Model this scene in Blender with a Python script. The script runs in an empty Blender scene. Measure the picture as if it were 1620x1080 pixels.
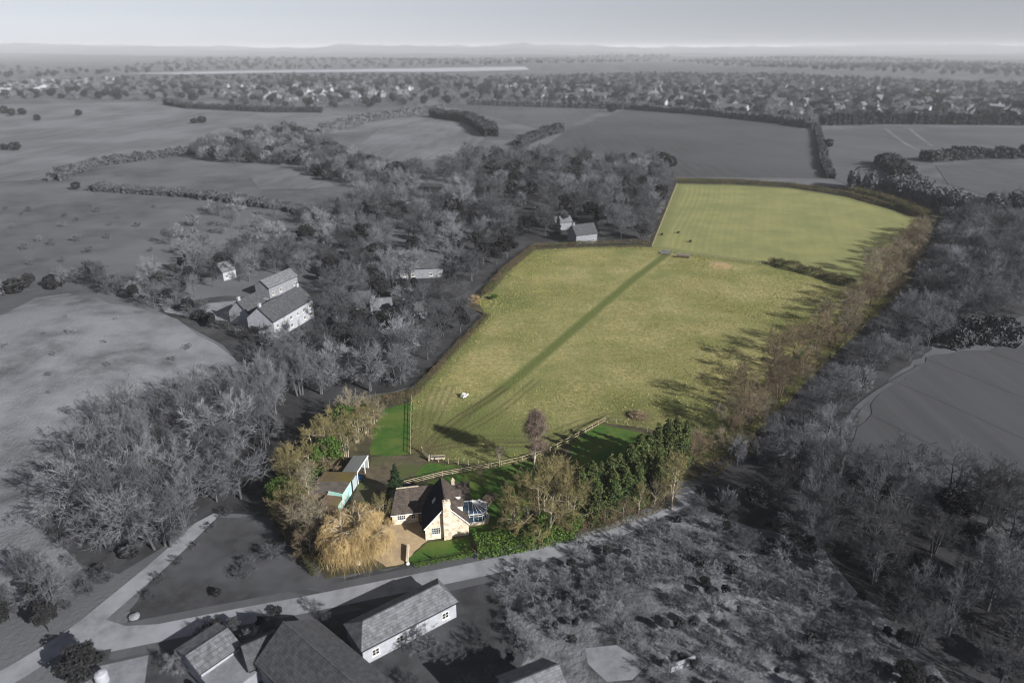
import bpy, bmesh, math, random
import numpy as np
from mathutils import Vector, Matrix
from mathutils.noise import noise as pnoise

S = bpy.context.scene
COL = S.collection
R = math.radians
# ------------------------------------------------------------------ camera, light, exposure
CH, CF, CT = 80.0, 1080.0, R(23.3)
cd = bpy.data.cameras.new("camera"); cam = bpy.data.objects.new("camera", cd); COL.objects.link(cam)
cam.location = (0, 0, CH); cam.rotation_euler = (R(90) - CT, 0, 0)
cd.sensor_width = 36; cd.lens = 24; cd.clip_start = 1; cd.clip_end = 200000
cd.dof.use_dof = True; cd.dof.focus_distance = 150; cd.dof.aperture_fstop = 0.042
S.camera = cam

SUN_EL, SUN_AZ = R(26), R(-38)            # direction towards the sun, azimuth counted from +x
wd = bpy.data.worlds.new("World"); S.world = wd; wd.use_nodes = True
nt = wd.node_tree; nt.nodes.clear()
sky = nt.nodes.new("ShaderNodeTexSky"); sky.sky_type = 'NISHITA'; sky.sun_disc = False
sky.sun_elevation = SUN_EL; sky.sun_rotation = R(90) - SUN_AZ
sky.air_density = 0.7; sky.dust_density = 0.25; sky.ozone_density = 1.0
hs = nt.nodes.new("ShaderNodeHueSaturation"); hs.inputs['Saturation'].default_value = 0.16
bg = nt.nodes.new("ShaderNodeBackground"); bg.inputs['Strength'].default_value = 0.047
wo = nt.nodes.new("ShaderNodeOutputWorld")
nt.links.new(sky.outputs[0], hs.inputs['Color']); tn = nt.nodes.new('ShaderNodeMix'); tn.data_type = 'RGBA'; tn.blend_type = 'MULTIPLY'; tn.inputs[0].default_value = 1; tn.inputs[7].default_value = (.95, .975, 1.06, 1)
nt.links.new(hs.outputs[0], tn.inputs[6]); nt.links.new(tn.outputs[2], bg.inputs[0]); nt.links.new(bg.outputs[0], wo.inputs[0])

sl = bpy.data.lights.new("sun", 'SUN'); sl.energy = 5.0; sl.angle = R(0.5); sl.color = (1.0, 0.95, 0.87)
so = bpy.data.objects.new("sun", sl); COL.objects.link(so)
sd = Vector((math.cos(SUN_EL) * math.cos(SUN_AZ), math.cos(SUN_EL) * math.sin(SUN_AZ), math.sin(SUN_EL)))
so.rotation_euler = sd.to_track_quat('Z', 'Y').to_euler(); so.location = (100, -100, 150)

S.view_settings.view_transform = 'Standard'; S.view_settings.look = 'None'
S.view_settings.exposure = 0.78; S.view_settings.gamma = 1
S.cycles.use_denoising = True; S.cycles.pixel_filter_type = 'BLACKMAN_HARRIS'; S.cycles.filter_width = 1.0
S.cycles.max_bounces = 6; S.cycles.diffuse_bounces = 3; S.cycles.volume_bounces = 2; S.cycles.transparent_max_bounces = 8

# ------------------------------------------------------------------ terrain and picture geometry
def sm(a, b, x):
    t = np.clip((x - a) / (b - a), 0, 1); return t * t * (3 - 2 * t)
def hgt(x, y):
    x = np.asarray(x, float); y = np.asarray(y, float)
    hill = 6.5 * np.exp(-((x + 135) / 48) ** 2 - ((y - 178) / 45) ** 2) * (1 - sm(-85, -55, x)) * sm(100, 135, y)
    d = sm(550, 1300, y)
    far = d * (6 * np.sin(x / 310 + 1.3) * np.cos(y / 270) + 5 * np.sin(y / 520 + x / 700 + .6))
    far = far + sm(9000, 12500, y) * (1 - sm(15500, 19000, y)) * (37 + 10 * np.sin(x / 1300 + 2) + 7 * np.sin(x / 510 + .4) + 5 * np.sin(x / 230 + 1) + 5 * np.sin(x / 97))
    return hill + far * (1 + sm(4000, 9000, y) * 1.2)
def hz(x, y): return float(hgt(x, y))
def ray(px, py):
    u = (px - 810) / CF; v = (540 - py) / CF
    return u, math.cos(CT) + v * math.sin(CT), v * math.cos(CT) - math.sin(CT)
def G(px, py, z=0.0, onground=True):
    """the place on the terrain (raised by z) that the survey point px, py of the aerial view marks"""
    u, dy, dz = ray(px, py); h = 0.0; t = 1
    for _ in range(6 if onground else 1):
        t = (h + z - CH) / dz
        if onground: h = hz(u * t, dy * t)
    return Vector((u * t, dy * t, h + z))
def P(pts, z=0.0): return [G(a, b, z) for a, b in pts]
def top_h(base, py):
    u, dy, dz = ray(810, py); return CH + dz * base.y / dy - base.z

# ------------------------------------------------------------------ materials
MATS = {}
def gcol(v): return (v * .66, v * .70, v * .81)
def mk(name, c1, c2=None, scale=1.0, rough=.85, bump=0.0, bscale=None, c3=None, scale3=.1, world=False, vary=0.0, detail=6, spec=.3, metal=0.0, bdist=.1, stretch=None, lines=None):
    if name in MATS: return MATS[name]
    m = bpy.data.materials.new(name); m.use_nodes = True; n = m.node_tree; N = n.nodes; L = n.links
    b = N['Principled BSDF']; b.inputs['Roughness'].default_value = rough; b.inputs['Metallic'].default_value = metal
    b.inputs['Specular IOR Level'].default_value = spec
    if world: co = N.new('ShaderNodeNewGeometry').outputs['Position']
    else: co = N.new('ShaderNodeTexCoord').outputs['Object']
    def nz(s, d=detail):
        t = N.new('ShaderNodeTexNoise'); t.inputs['Scale'].default_value = s; t.inputs['Detail'].default_value = d
        t.inputs['Roughness'].default_value = .62; L.new(co, t.inputs['Vector']); return t
    def ramp(src, lo=.36, hi=.64):
        mr = N.new('ShaderNodeMapRange'); mr.inputs[1].default_value = lo; mr.inputs[2].default_value = hi; L.new(src, mr.inputs[0]); return mr.outputs[0]
    def mix(f, a, bb):
        x = N.new('ShaderNodeMix'); x.data_type = 'RGBA'
        if hasattr(f, 'links'): L.new(f, x.inputs[0])
        else: x.inputs[0].default_value = f
        for i, q in ((6, a), (7, bb)):
            if hasattr(q, 'links'): L.new(q, x.inputs[i])
            else: x.inputs[i].default_value = (*q, 1)
        return x.outputs[2]
    colr = None
    if c2 is None: c2 = tuple(q * .75 for q in c1)
    if stretch:
        mp = N.new('ShaderNodeMapping'); mp.inputs['Rotation'].default_value = (0, 0, stretch[0]); mp.inputs['Scale'].default_value = (1, stretch[1], 1); L.new(co, mp.inputs['Vector']); keep = co; co = mp.outputs[0]
    nn = nz(scale); colr = mix(ramp(nn.outputs[0]), c1, c2)
    if stretch: co = keep
    if c3 is not None:
        n3 = nz(scale3, 3); colr = mix(ramp(n3.outputs[0], .42, .62), colr, c3)
    if lines:
        gap, ang, wd_, amt = lines; sp_ = N.new('ShaderNodeSeparateXYZ'); L.new(co, sp_.inputs[0])
        def mt(op, a_, b_):
            q_ = N.new('ShaderNodeMath'); q_.operation = op
            for i_, v_ in ((0, a_), (1, b_)):
                if hasattr(v_, 'links'): L.new(v_, q_.inputs[i_])
                else: q_.inputs[i_].default_value = v_
            return q_.outputs[0]
        dd_ = mt('ADD', mt('MULTIPLY', sp_.outputs[0], math.cos(ang) / gap), mt('MULTIPLY', sp_.outputs[1], math.sin(ang) / gap)); dd_ = mt('ADD', dd_, mt('MULTIPLY', nz(.006, 2).outputs[0], .9))
        ln_ = mt('LESS_THAN', mt('FRACT', dd_, 0), wd_ / gap); ln_ = mt('MULTIPLY', ln_, amt); colr = mix(ln_, colr, tuple(q * .35 for q in c2))
    if vary:
        oi = N.new('ShaderNodeObjectInfo'); mr = N.new('ShaderNodeMapRange'); mr.inputs[3].default_value = 1 - vary; mr.inputs[4].default_value = 1 + vary
        L.new(oi.outputs['Random'], mr.inputs[0])
        h = N.new('ShaderNodeHueSaturation'); L.new(colr, h.inputs['Color']); L.new(mr.outputs[0], h.inputs['Value']); colr = h.outputs[0]
    L.new(colr, b.inputs['Base Color'])
    if bump:
        bn = nz(bscale or scale * 2); bp = N.new('ShaderNodeBump'); bp.inputs['Strength'].default_value = bump; bp.inputs['Distance'].default_value = bdist
        L.new(bn.outputs[0], bp.inputs['Height']); L.new(bp.outputs[0], b.inputs['Normal'])
    m['_nodes'] = 1; MATS[name] = m; return m
def nodes_of(m): return m.node_tree.nodes, m.node_tree.links, m.node_tree.nodes['Principled BSDF']

def brick_mat(name, c1, c2, mortar, w=.45, h=.18, msize=.015, rough=.9, bump=.4, off=.5):
    if name in MATS: return MATS[name]
    m = mk(name, c1, c2, 3, rough); N, L, b = nodes_of(m)
    co = N.new('ShaderNodeTexCoord'); sp = N.new('ShaderNodeSeparateXYZ'); L.new(co.outputs['Object'], sp.inputs[0])
    ge = N.new('ShaderNodeTexCoord'); sn = N.new('ShaderNodeSeparateXYZ'); L.new(ge.outputs['Normal'], sn.inputs[0])
    ab = N.new('ShaderNodeMath'); ab.operation = 'ABSOLUTE'; L.new(sn.outputs[0], ab.inputs[0])
    gt = N.new('ShaderNodeMath'); gt.operation = 'GREATER_THAN'; gt.inputs[1].default_value = .7; L.new(ab.outputs[0], gt.inputs[0])
    mx = N.new('ShaderNodeMix'); L.new(gt.outputs[0], mx.inputs[0]); L.new(sp.outputs[0], mx.inputs[2]); L.new(sp.outputs[1], mx.inputs[3])
    cb = N.new('ShaderNodeCombineXYZ'); L.new(mx.outputs[0], cb.inputs[0]); L.new(sp.outputs[2], cb.inputs[1])
    br = N.new('ShaderNodeTexBrick'); L.new(cb.outputs[0], br.inputs['Vector']); br.inputs['Scale'].default_value = 1
    br.inputs['Color1'].default_value = (*c1, 1); br.inputs['Color2'].default_value = (*c2, 1); br.inputs['Mortar'].default_value = (*mortar, 1)
    br.inputs['Mortar Size'].default_value = msize; br.inputs['Brick Width'].default_value = w; br.inputs['Row Height'].default_value = h
    br.offset = off
    nz = N.new('ShaderNodeTexNoise'); nz.inputs['Scale'].default_value = 1.3; nz.inputs['Detail'].default_value = 5; L.new(co.outputs['Object'], nz.inputs['Vector'])
    mm = N.new('ShaderNodeMix'); mm.data_type = 'RGBA'; mm.blend_type = 'MULTIPLY'; mm.inputs[0].default_value = .75
    mr = N.new('ShaderNodeMapRange'); mr.inputs[1].default_value = .35; mr.inputs[2].default_value = .6; mr.inputs[3].default_value = .6; mr.inputs[4].default_value = 1.15
    L.new(nz.outputs[0], mr.inputs[0]); L.new(br.outputs[0], mm.inputs[6]); L.new(mr.outputs[0], mm.inputs[7]); L.new(mm.outputs[2], b.inputs['Base Color'])
    bp = N.new('ShaderNodeBump'); bp.inputs['Strength'].default_value = bump; bp.inputs['Distance'].default_value = .03
    iv = N.new('ShaderNodeMath'); iv.operation = 'SUBTRACT'; iv.inputs[0].default_value = 1; L.new(br.outputs['Fac'], iv.inputs[1])
    L.new(iv.outputs[0], bp.inputs['Height']); L.new(bp.outputs[0], b.inputs['Normal'])
    return m

def glass_mat(name, c=(.02, .03, .045), rough=.08):
    return mk(name, c, tuple(q * .6 for q in c), .7, rough, spec=.9)

M = dict(
    ground=mk('grey_pasture', gcol(.13), gcol(.075), .07, 1, .6, 1.2, gcol(.17), .012, True, bdist=.3),
    hill=mk('grey_hill_grass', gcol(.25), gcol(.10), .13, 1, 1, 1.5, gcol(.29), .035, True, bdist=.3),
    fieldA=mk('grey_field_mid', gcol(.115), gcol(.08), .22, 1, .2, 1, gcol(.13), .008, True, stretch=(1.2, .05), lines=(19, 1.25, 1.2, .4)),
    fieldB=mk('grey_field_dark', gcol(.085), gcol(.06), .25, 1, .2, 1, gcol(.10), .006, True, stretch=(.5, .04), lines=(21, .45, .9, .3)),
    fieldC=mk('grey_field_light', gcol(.18), gcol(.12), .12, 1, .4, 1, gcol(.22), .012, True, stretch=(-.3, .12), lines=(27, -.25, 1.5, .45)),
    fieldD=mk('chalky_field', gcol(.5), gcol(.42), .02, 1, world=True),
    wfloor_shade=mk('shade_dark_wood_floor', gcol(.045), gcol(.085), .25, 1, .6, 1, gcol(.025), .05, True, bdist=.3),  # dark tone paints in the shadow between the trees
    green=mk('grey_green_verge', gcol(.065), gcol(.035), .35, 1, .8, 1.5, gcol(.10), .07, True),
    scrubg=mk('grey_scrub_ground', gcol(.17), gcol(.045), .3, 1, 1, 1.2, gcol(.26), .09, True, bdist=.4),
    road=mk('grey_tarmac', gcol(.32), gcol(.22), .5, .9, .1, 8, gcol(.36), .12, True),
    patio=mk('grey_gravel', gcol(.26), gcol(.2), 1.5, .9, .1, 8, gcol(.3), .3, True),
    pfloor=mk('property_rough_ground', (.05, .05, .026), (.08, .066, .04), .4, 1, .5, 2, (.03, .03, .018), .12, True, bdist=.2),
    lawn=mk('lawn', (.042, .105, .012), (.026, .070, .009), .7, 1, .4, 5, (.075, .11, .020), .16, True, bdist=.05),
    mud=mk('muddy_yard', (.11, .09, .06), (.055, .045, .035), .5, .9, .5, 3, (.06, .075, .025), .14, True, bdist=.08),
    gravel=mk('gravel_drive', (.42, .32, .20), (.34, .26, .165), 1.2, .95, .25, 14, (.27, .21, .14), .22, True, bdist=.03),
    soil=mk('bare_soil', (.36, .26, .15), (.26, .2, .1), .6, 1, .3, 3, world=True),
    stone=brick_mat('limestone_wall', (.72, .65, .53), (.46, .39, .30), (.6, .54, .45), .5, .2),
    stonecap=mk('pale_stone', (.55, .48, .38), (.42, .36, .28), 2, .9),
    slate=brick_mat('blue_slate_with_shade', (.010, .015, .028), (.014, .020, .036), (.008, .010, .016), .3, .16, .006, .8, .35),  # blue slate, darkened to carry the shade on the left slope
    tile=brick_mat('brown_roof_tile', (.088, .072, .062), (.058, .048, .044), (.04, .032, .03), .24, .18, .012, .85, .7),
    gtile=brick_mat('grey_roof_tile', gcol(.11), gcol(.08), gcol(.04), .3, .22, .012, .85, .6),
    ltile=brick_mat('pale_roof_tile', gcol(.24), gcol(.17), gcol(.1), .3, .22, .015, .9, .6),
    gwall=mk('grey_render_wall', gcol(.32), gcol(.24), 1, .9),
    bwall=mk('white_render_wall', gcol(.50), gcol(.38), 1, .9),
    white=mk('white_paint', (.8, .8, .78), (.74, .74, .72), 2, .5),
    glass=glass_mat('window_glass'), cglass=glass_mat('conservatory_glass', (.045, .085, .15), .06),
    gglass=glass_mat('dark_window_glass', gcol(.03)),
    wood=mk('fence_timber', (.34, .29, .21), (.24, .20, .15), 3, .9), dwood=mk('weathered_boards', (.16, .12, .085), (.10, .075, .055), 2, .9, .3, 8),
    turq=mk('turquoise_tin', (.20, .56, .53), (.42, .68, .66), 1.2, .6, .2, 6, (.42, .47, .45), .5),
    ltin=mk('pale_blue_tin', (.30, .38, .43), (.38, .45, .48), 1.2, .5),
    rust=mk('rusty_mossy_roof', (.13, .09, .06), (.08, .06, .045), .8, .9, .5, 5, (.12, .10, .03), .25),
    greyroof=mk('grey_felt_roof', (.14, .125, .115), (.09, .08, .075), .7, .9, .3, 4),
    dark=mk('painted_interior_shade', (.012, .012, .012), (.02, .018, .016), 2, .9),  # near black, stands in for the shade inside the barn
    blue=mk('blue_plastic', (.02, .16, .5), (.02, .12, .4), 2, .4), navy=mk('navy_paint', (.02, .045, .10), (.015, .03, .07), 2, .5),
    steel=mk('galvanised_steel', (.36, .38, .4), (.26, .28, .3), 2, .4, metal=.6), black=mk('black_rubber', (.015, .015, .015), (.02, .02, .02), 2, .7),
    bark=mk('brown_bark', (.15, .12, .085), (.09, .075, .055), 4, .95), palebark=mk('pale_bark', (.42, .38, .31), (.25, .22, .18), 3, .95),
    birchbark=mk('birch_bark', (.62, .58, .54), (.2, .16, .14), 3, .9),
    gbark=mk('grey_bark', gcol(.12), gcol(.07), 2, .95, vary=.3), 
    twig_brown=mk('brown_twigs', (.20, .155, .10), (.12, .095, .065), .5, 1, vary=.22),
    twig_dark=mk('dark_brown_twigs', (.125, .10, .07), (.07, .055, .04), .5, 1, vary=.22),
    twig_olive=mk('lichen_twigs', (.25, .215, .105), (.105, .095, .045), .4, 1, vary=.18),
    twig_pale=mk('pale_twigs', (.26, .23, .175), (.14, .125, .09), .5, 1, vary=.18),
    twig_birch=mk('purple_birch_twigs', (.19, .145, .125), (.13, .10, .085), .5, 1),
    twig_willow=mk('golden_willow_twigs', (.47, .35, .175), (.24, .175, .08), .4, 1),
    gtwig_l=mk('light_grey_twigs', gcol(.30), gcol(.17), .3, 1, vary=.3), gtwig=mk('grey_twigs', gcol(.19), gcol(.11), .3, 1, vary=.35),
    gtwig_d=mk('dark_grey_twigs', gcol(.11), gcol(.06), .3, 1, vary=.35),
    gleaf=mk('dark_grey_leaves', gcol(.035), gcol(.02), .4, .9, vary=.4), gleaf_m=mk('mid_grey_leaves', gcol(.08), gcol(.05), .4, .9, vary=.4),
    conif=mk('cypress_leaves', (.055, .085, .026), (.032, .056, .016), .7, .9, vary=.2, c3=(.085, .10, .032), scale3=.35),
    spruce=mk('spruce_needles', (.018, .045, .016), (.012, .028, .010), .8, .9),
    ivy=mk('ivy_leaves', (.06, .11, .018), (.03, .06, .010), .6, .7, vary=.2),
    laurel=mk('laurel_leaves', (.075, .13, .018), (.04, .085, .012), .6, .6, c3=(.05, .10, .015), scale3=.3),
    bramble=mk('bramble_stems', (.13, .095, .065), (.07, .06, .035), .5, 1, c3=(.06, .07, .025), scale3=.15),
    copper=mk('copper_shrub_leaves', (.06, .028, .028), (.04, .02, .02), .8, .9),
    tussock=mk('straw_tussocks', (.40, .35, .165), (.23, .22, .08), .25, 1, c3=(.30, .29, .11), scale3=.03, world=True),
)

M['slate'].node_tree.nodes['Principled BSDF'].inputs['Specular IOR Level'].default_value = .08
# ------------------------------------------------------------------ object helpers
def link(o, parent=None):
    COL.objects.link(o)
    if parent is not None: o.parent = parent
    return o
def tag(o, label=None, cat=None, group=None, kind=None):
    if label: o['label'] = label
    if cat: o['category'] = cat
    if group: o['group'] = group
    if kind: o['kind'] = kind
    return o
def thing(name, label, cat, loc=(0, 0, 0), rz=0.0, group=None):
    o = bpy.data.objects.new(name, None); o.empty_display_size = .3; link(o)
    o.location = loc; o.rotation_euler = (0, 0, rz); return tag(o, label, cat, group)
def np_mesh(name, V, F, mat=None):
    """V (n,3), F (m,k) arrays -> a mesh"""
    me = bpy.data.meshes.new(name); V = np.asarray(V, np.float32); F = np.asarray(F, np.int32); k = F.shape[1]
    me.vertices.add(len(V)); me.vertices.foreach_set('co', V.ravel())
    me.loops.add(F.size); me.loops.foreach_set('vertex_index', F.ravel())
    me.polygons.add(len(F)); me.polygons.foreach_set('loop_start', np.arange(len(F), dtype=np.int32) * k)
    me.polygons.foreach_set('loop_total', np.full(len(F), k, np.int32))
    me.update(calc_edges=True)
    if mat: me.materials.append(mat)
    return me
class MB:
    """collects boxes, prisms, bars and tubes; build() links them as one mesh object"""
    def __init__(s): s.v = []; s.f = []; s.mi = []; s.cur = 0
    def add(s, vs, fs):
        o = len(s.v); s.v += [tuple(v) for v in vs]; s.f += [tuple(i + o for i in f) for f in fs]; s.mi += [s.cur] * len(fs); return s
    def box(s, x0, x1, y0, y1, z0, z1):
        return s.add([(x0, y0, z0), (x1, y0, z0), (x1, y1, z0), (x0, y1, z0), (x0, y0, z1), (x1, y0, z1), (x1, y1, z1), (x0, y1, z1)],
                     [(0, 3, 2, 1), (4, 5, 6, 7), (0, 1, 5, 4), (1, 2, 6, 5), (2, 3, 7, 6), (3, 0, 4, 7)])
    def hull(s, lo, hi):
        """lo, hi: two loops of the same length -> closed solid"""
        n = len(lo)
        return s.add(list(lo) + list(hi), [tuple(range(n))[::-1], tuple(range(n, 2 * n))] + [(i, (i + 1) % n, (i + 1) % n + n, i + n) for i in range(n)])
    def slab(s, pts, t):
        p = [Vector(q) for q in pts]; nn = (p[1] - p[0]).cross(p[2] - p[0]).normalized() * t
        return s.hull(p, [q + nn for q in p])
    def bar(s, a, b, w, h=None):
        a = Vector(a); b = Vector(b); d = (b - a).normalized(); h = h or w
        x = d.cross(Vector((0, 0, 1)));
        if x.length < 1e-3: x = Vector((1, 0, 0))
        x.normalize(); y = x.cross(d)
        c = [(-.5, -.5), (.5, -.5), (.5, .5), (-.5, .5)]
        return s.hull([a + x * (i * w) + y * (j * h) for i, j in c], [b + x * (i * w) + y * (j * h) for i, j in c])
    def tube(s, a, b, r0, r1, n=8):
        a = Vector(a); b = Vector(b); d = (b - a).normalized(); x = d.cross(Vector((0, 0, 1)))
        if x.length < 1e-3: x = Vector((1, 0, 0))
        x.normalize(); y = x.cross(d); an = [2 * math.pi * i / n for i in range(n)]
        return s.hull([a + (x * math.cos(t) + y * math.sin(t)) * r0 for t in an], [b + (x * math.cos(t) + y * math.sin(t)) * r1 for t in an])
    def lathe(s, prof, n=14, cx=0, cy=0):
        vs = []; fs = []
        for r, z in prof: vs += [(cx + r * math.cos(2 * math.pi * i / n), cy + r * math.sin(2 * math.pi * i / n), z) for i in range(n)]
        for j in range(len(prof) - 1): fs += [(j * n + i, j * n + (i + 1) % n, (j + 1) * n + (i + 1) % n, (j + 1) * n + i) for i in range(n)]
        fs += [tuple(range(n))[::-1], tuple((len(prof) - 1) * n + i for i in range(n))]
        return s.add(vs, fs)
    def build(s, name, mat, parent=None, bevel=0.0, loc=None):
        me = bpy.data.meshes.new(name); me.from_pydata(s.v, [], s.f)
        for m in (mat if isinstance(mat, list) else [mat]): me.materials.append(m)
        me.polygons.foreach_set('material_index', s.mi)
        bm = bmesh.new(); bm.from_mesh(me); bmesh.ops.recalc_face_normals(bm, faces=bm.faces); bm.to_mesh(me); bm.free()
        o = link(bpy.data.objects.new(name, me), parent)
        if loc is not None: o.location = loc
        if bevel:
            md = o.modifiers.new('bevel', 'BEVEL'); md.width = bevel; md.segments = 2; md.limit_method = 'ANGLE'
        return o

def inside(px, py, poly):
    px = np.asarray(px, float); py = np.asarray(py, float); r = np.zeros(px.shape, bool); n = len(poly)
    for i in range(n):
        x0, y0 = poly[i][0], poly[i][1]; x1, y1 = poly[(i + 1) % n][0], poly[(i + 1) % n][1]
        if y0 == y1: continue
        c = ((y0 > py) != (y1 > py)) & (px < (x1 - x0) * (py - y0) / (y1 - y0) + x0); r ^= c
    return r
def dline(x, y, pts):
    d = np.full(np.shape(x), 1e9)
    for a, b in zip(pts[:-1], pts[1:]):
        ax, ay = a[0], a[1]; dx, dy = b[0] - ax, b[1] - ay; t = np.clip(((x - ax) * dx + (y - ay) * dy) / (dx * dx + dy * dy), 0, 1)
        d = np.minimum(d, np.hypot(x - ax - t * dx, y - ay - t * dy))
    return d
def smooth_line(pts, k=3):
    for _ in range(k):
        q = [pts[0]]
        for a, b in zip(pts[:-1], pts[1:]): q += [a * .75 + b * .25, a * .25 + b * .75]
        q.append(pts[-1]); pts = q
    return pts
def sheet(name, poly, off, mat, cell=None, jitter=0.0, kind='structure'):
    """a ground sheet over the polygon (world points), draped on the terrain OFF above it"""
    rng = random.Random(len(poly) + int(abs(poly[0][0]) * 10))
    pts = [Vector((p[0], p[1], 0)) for p in poly]
    if jitter:
        q = []
        for a, b in zip(pts, pts[1:] + pts[:1]):
            n = max(1, int((b - a).length / (jitter * 4)))
            for i in range(n):
                q.append(a.lerp(b, i / n) + (Vector((rng.uniform(-1, 1), rng.uniform(-1, 1), 0)) * jitter))
        pts = q
    bm = bmesh.new(); f = bm.faces.new([bm.verts.new(p) for p in pts])
    if cell:
        xs = [p.x for p in pts]; ys = [p.y for p in pts]
        for ax, lo, hi in ((0, min(xs), max(xs)), (1, min(ys), max(ys))):
            c = lo + cell
            while c < hi:
                co = (c, 0, 0) if ax == 0 else (0, c, 0); no = (1, 0, 0) if ax == 0 else (0, 1, 0)
                bmesh.ops.bisect_plane(bm, geom=bm.verts[:] + bm.edges[:] + bm.faces[:], plane_co=co, plane_no=no); c += cell
    bmesh.ops.triangulate(bm, faces=bm.faces)
    for v in bm.verts: v.co.z = hz(v.co.x, v.co.y) + off
    bmesh.ops.recalc_face_normals(bm, faces=bm.faces)
    if sum(f.normal.z for f in bm.faces) < 0: bmesh.ops.reverse_faces(bm, faces=bm.faces)
    me = bpy.data.meshes.new(name); bm.to_mesh(me); bm.free(); me.materials.append(mat)
    return tag(link(bpy.data.objects.new(name, me)), kind=kind)
def ribbon(name, pts, width, off, mat, kind='structure', k=3):
    pts = smooth_line([Vector((p[0], p[1], 0)) for p in pts], k); L_, R_ = [], []
    for i, p in enumerate(pts):
        d = (pts[min(i + 1, len(pts) - 1)] - pts[max(i - 1, 0)]).normalized(); nrm = Vector((-d.y, d.x, 0))
        w = width(i / (len(pts) - 1)) if callable(width) else width
        for s_, l in ((1, L_), (-1, R_)):
            q = p + nrm * s_ * w / 2; l.append((q.x, q.y, hz(q.x, q.y) + off))
    n = len(pts); me = bpy.data.meshes.new(name)
    me.from_pydata(L_ + R_, [], [(n + i, n + i + 1, i + 1, i) for i in range(n - 1)]); me.materials.append(mat)
    return tag(link(bpy.data.objects.new(name, me)), kind=kind)

# ------------------------------------------------------------------ ground
def build_ground():
    ys = [-150.0]
    while ys[-1] < 520: ys.append(ys[-1] + 6)
    while ys[-1] < 60000: ys.append(ys[-1] * 1.022 + 1)
    ys = np.array(ys); us = np.linspace(-1.6, 1.6, 181)
    Y = np.repeat(ys, len(us)); U = np.tile(us, len(ys)); X = U * (np.maximum(Y, 0) + 170); Z = hgt(X, Y)
    n, m = len(ys), len(us); i = np.arange(n - 1)[:, None] * m + np.arange(m - 1)[None]; i = i.ravel()
    F = np.stack([i, i + 1, i + 1 + m, i + m], 1)
    o = link(bpy.data.objects.new('ground', np_mesh('ground', np.stack([X, Y, Z], 1), F, M['ground'])))
    o.data.polygons.foreach_set('use_smooth', np.ones(len(F), bool)); tag(o, kind='structure')
build_ground()

OUT = [(425, 785), (513, 915), (650, 893), (850, 857), (985, 820), (1068, 787), (1072, 762), (1103, 757), (1200, 672), (1425, 465), (1460, 410), (1484, 343),
       (1415, 311), (1340, 298), (1165, 283), (1070, 281), (1025, 385), (845, 387), (728, 482), (772, 498), (655, 614), (555, 632), (538, 650)]
PAST = [(652, 630), (700, 578), (772, 500), (755, 478), (790, 440), (845, 396), (940, 391), (1030, 391), (1100, 404), (1215, 419), (1345, 452), (1420, 462), (1290, 590), (1190, 690), (1110, 735),
        (1040, 680), (955, 668), (905, 697), (872, 715), (830, 730), (775, 741), (690, 727), (652, 722)]
UPPER = [(1031, 391), (1071, 291), (1165, 293), (1250, 298), (1340, 312), (1420, 335), (1465, 350), (1440, 410), (1400, 460), (1345, 452), (1215, 419), (1100, 404)]
W_OUT = P(OUT)
sheet('property_ground', P(OUT), .012, M['pfloor'])

# pasture and upper field: fine sheets whose cover (straw, mown path, wheel tracks) is stored per vertex
def cover_field(name, poly_px, off, cell, paint, mat):
    poly = P(poly_px); xs = [p.x for p in poly]; ys = [p.y for p in poly]
    nx = int((max(xs) - min(xs)) / cell) + 1; ny = int((max(ys) - min(ys)) / cell) + 1
    gx = min(xs) + np.arange(nx + 1) * cell; gy = min(ys) + np.arange(ny + 1) * cell
    X, Y = np.meshgrid(gx, gy); keep = inside(X[:-1, :-1] + cell / 2, Y[:-1, :-1] + cell / 2, poly)
    jj, ii = np.nonzero(keep); base = jj * (nx + 1) + ii
    F = np.stack([base, base + 1, base + nx + 2, base + nx + 1], 1)
    used, inv = np.unique(F.ravel(), return_inverse=True)
    Xf, Yf = X.ravel()[used], Y.ravel()[used]; V = np.stack([Xf, Yf, np.full(len(Xf), off)], 1)
    me = np_mesh(name, V, inv.reshape(F.shape), mat)
    A = paint(Xf, Yf); at = me.color_attributes.new('cover', 'FLOAT_COLOR', 'POINT')
    at.data.foreach_set('color', np.concatenate([A, np.ones((len(Xf), 1))], 1).astype(np.float32).ravel())
    return tag(link(bpy.data.objects.new(name, me)), kind='structure')
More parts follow.
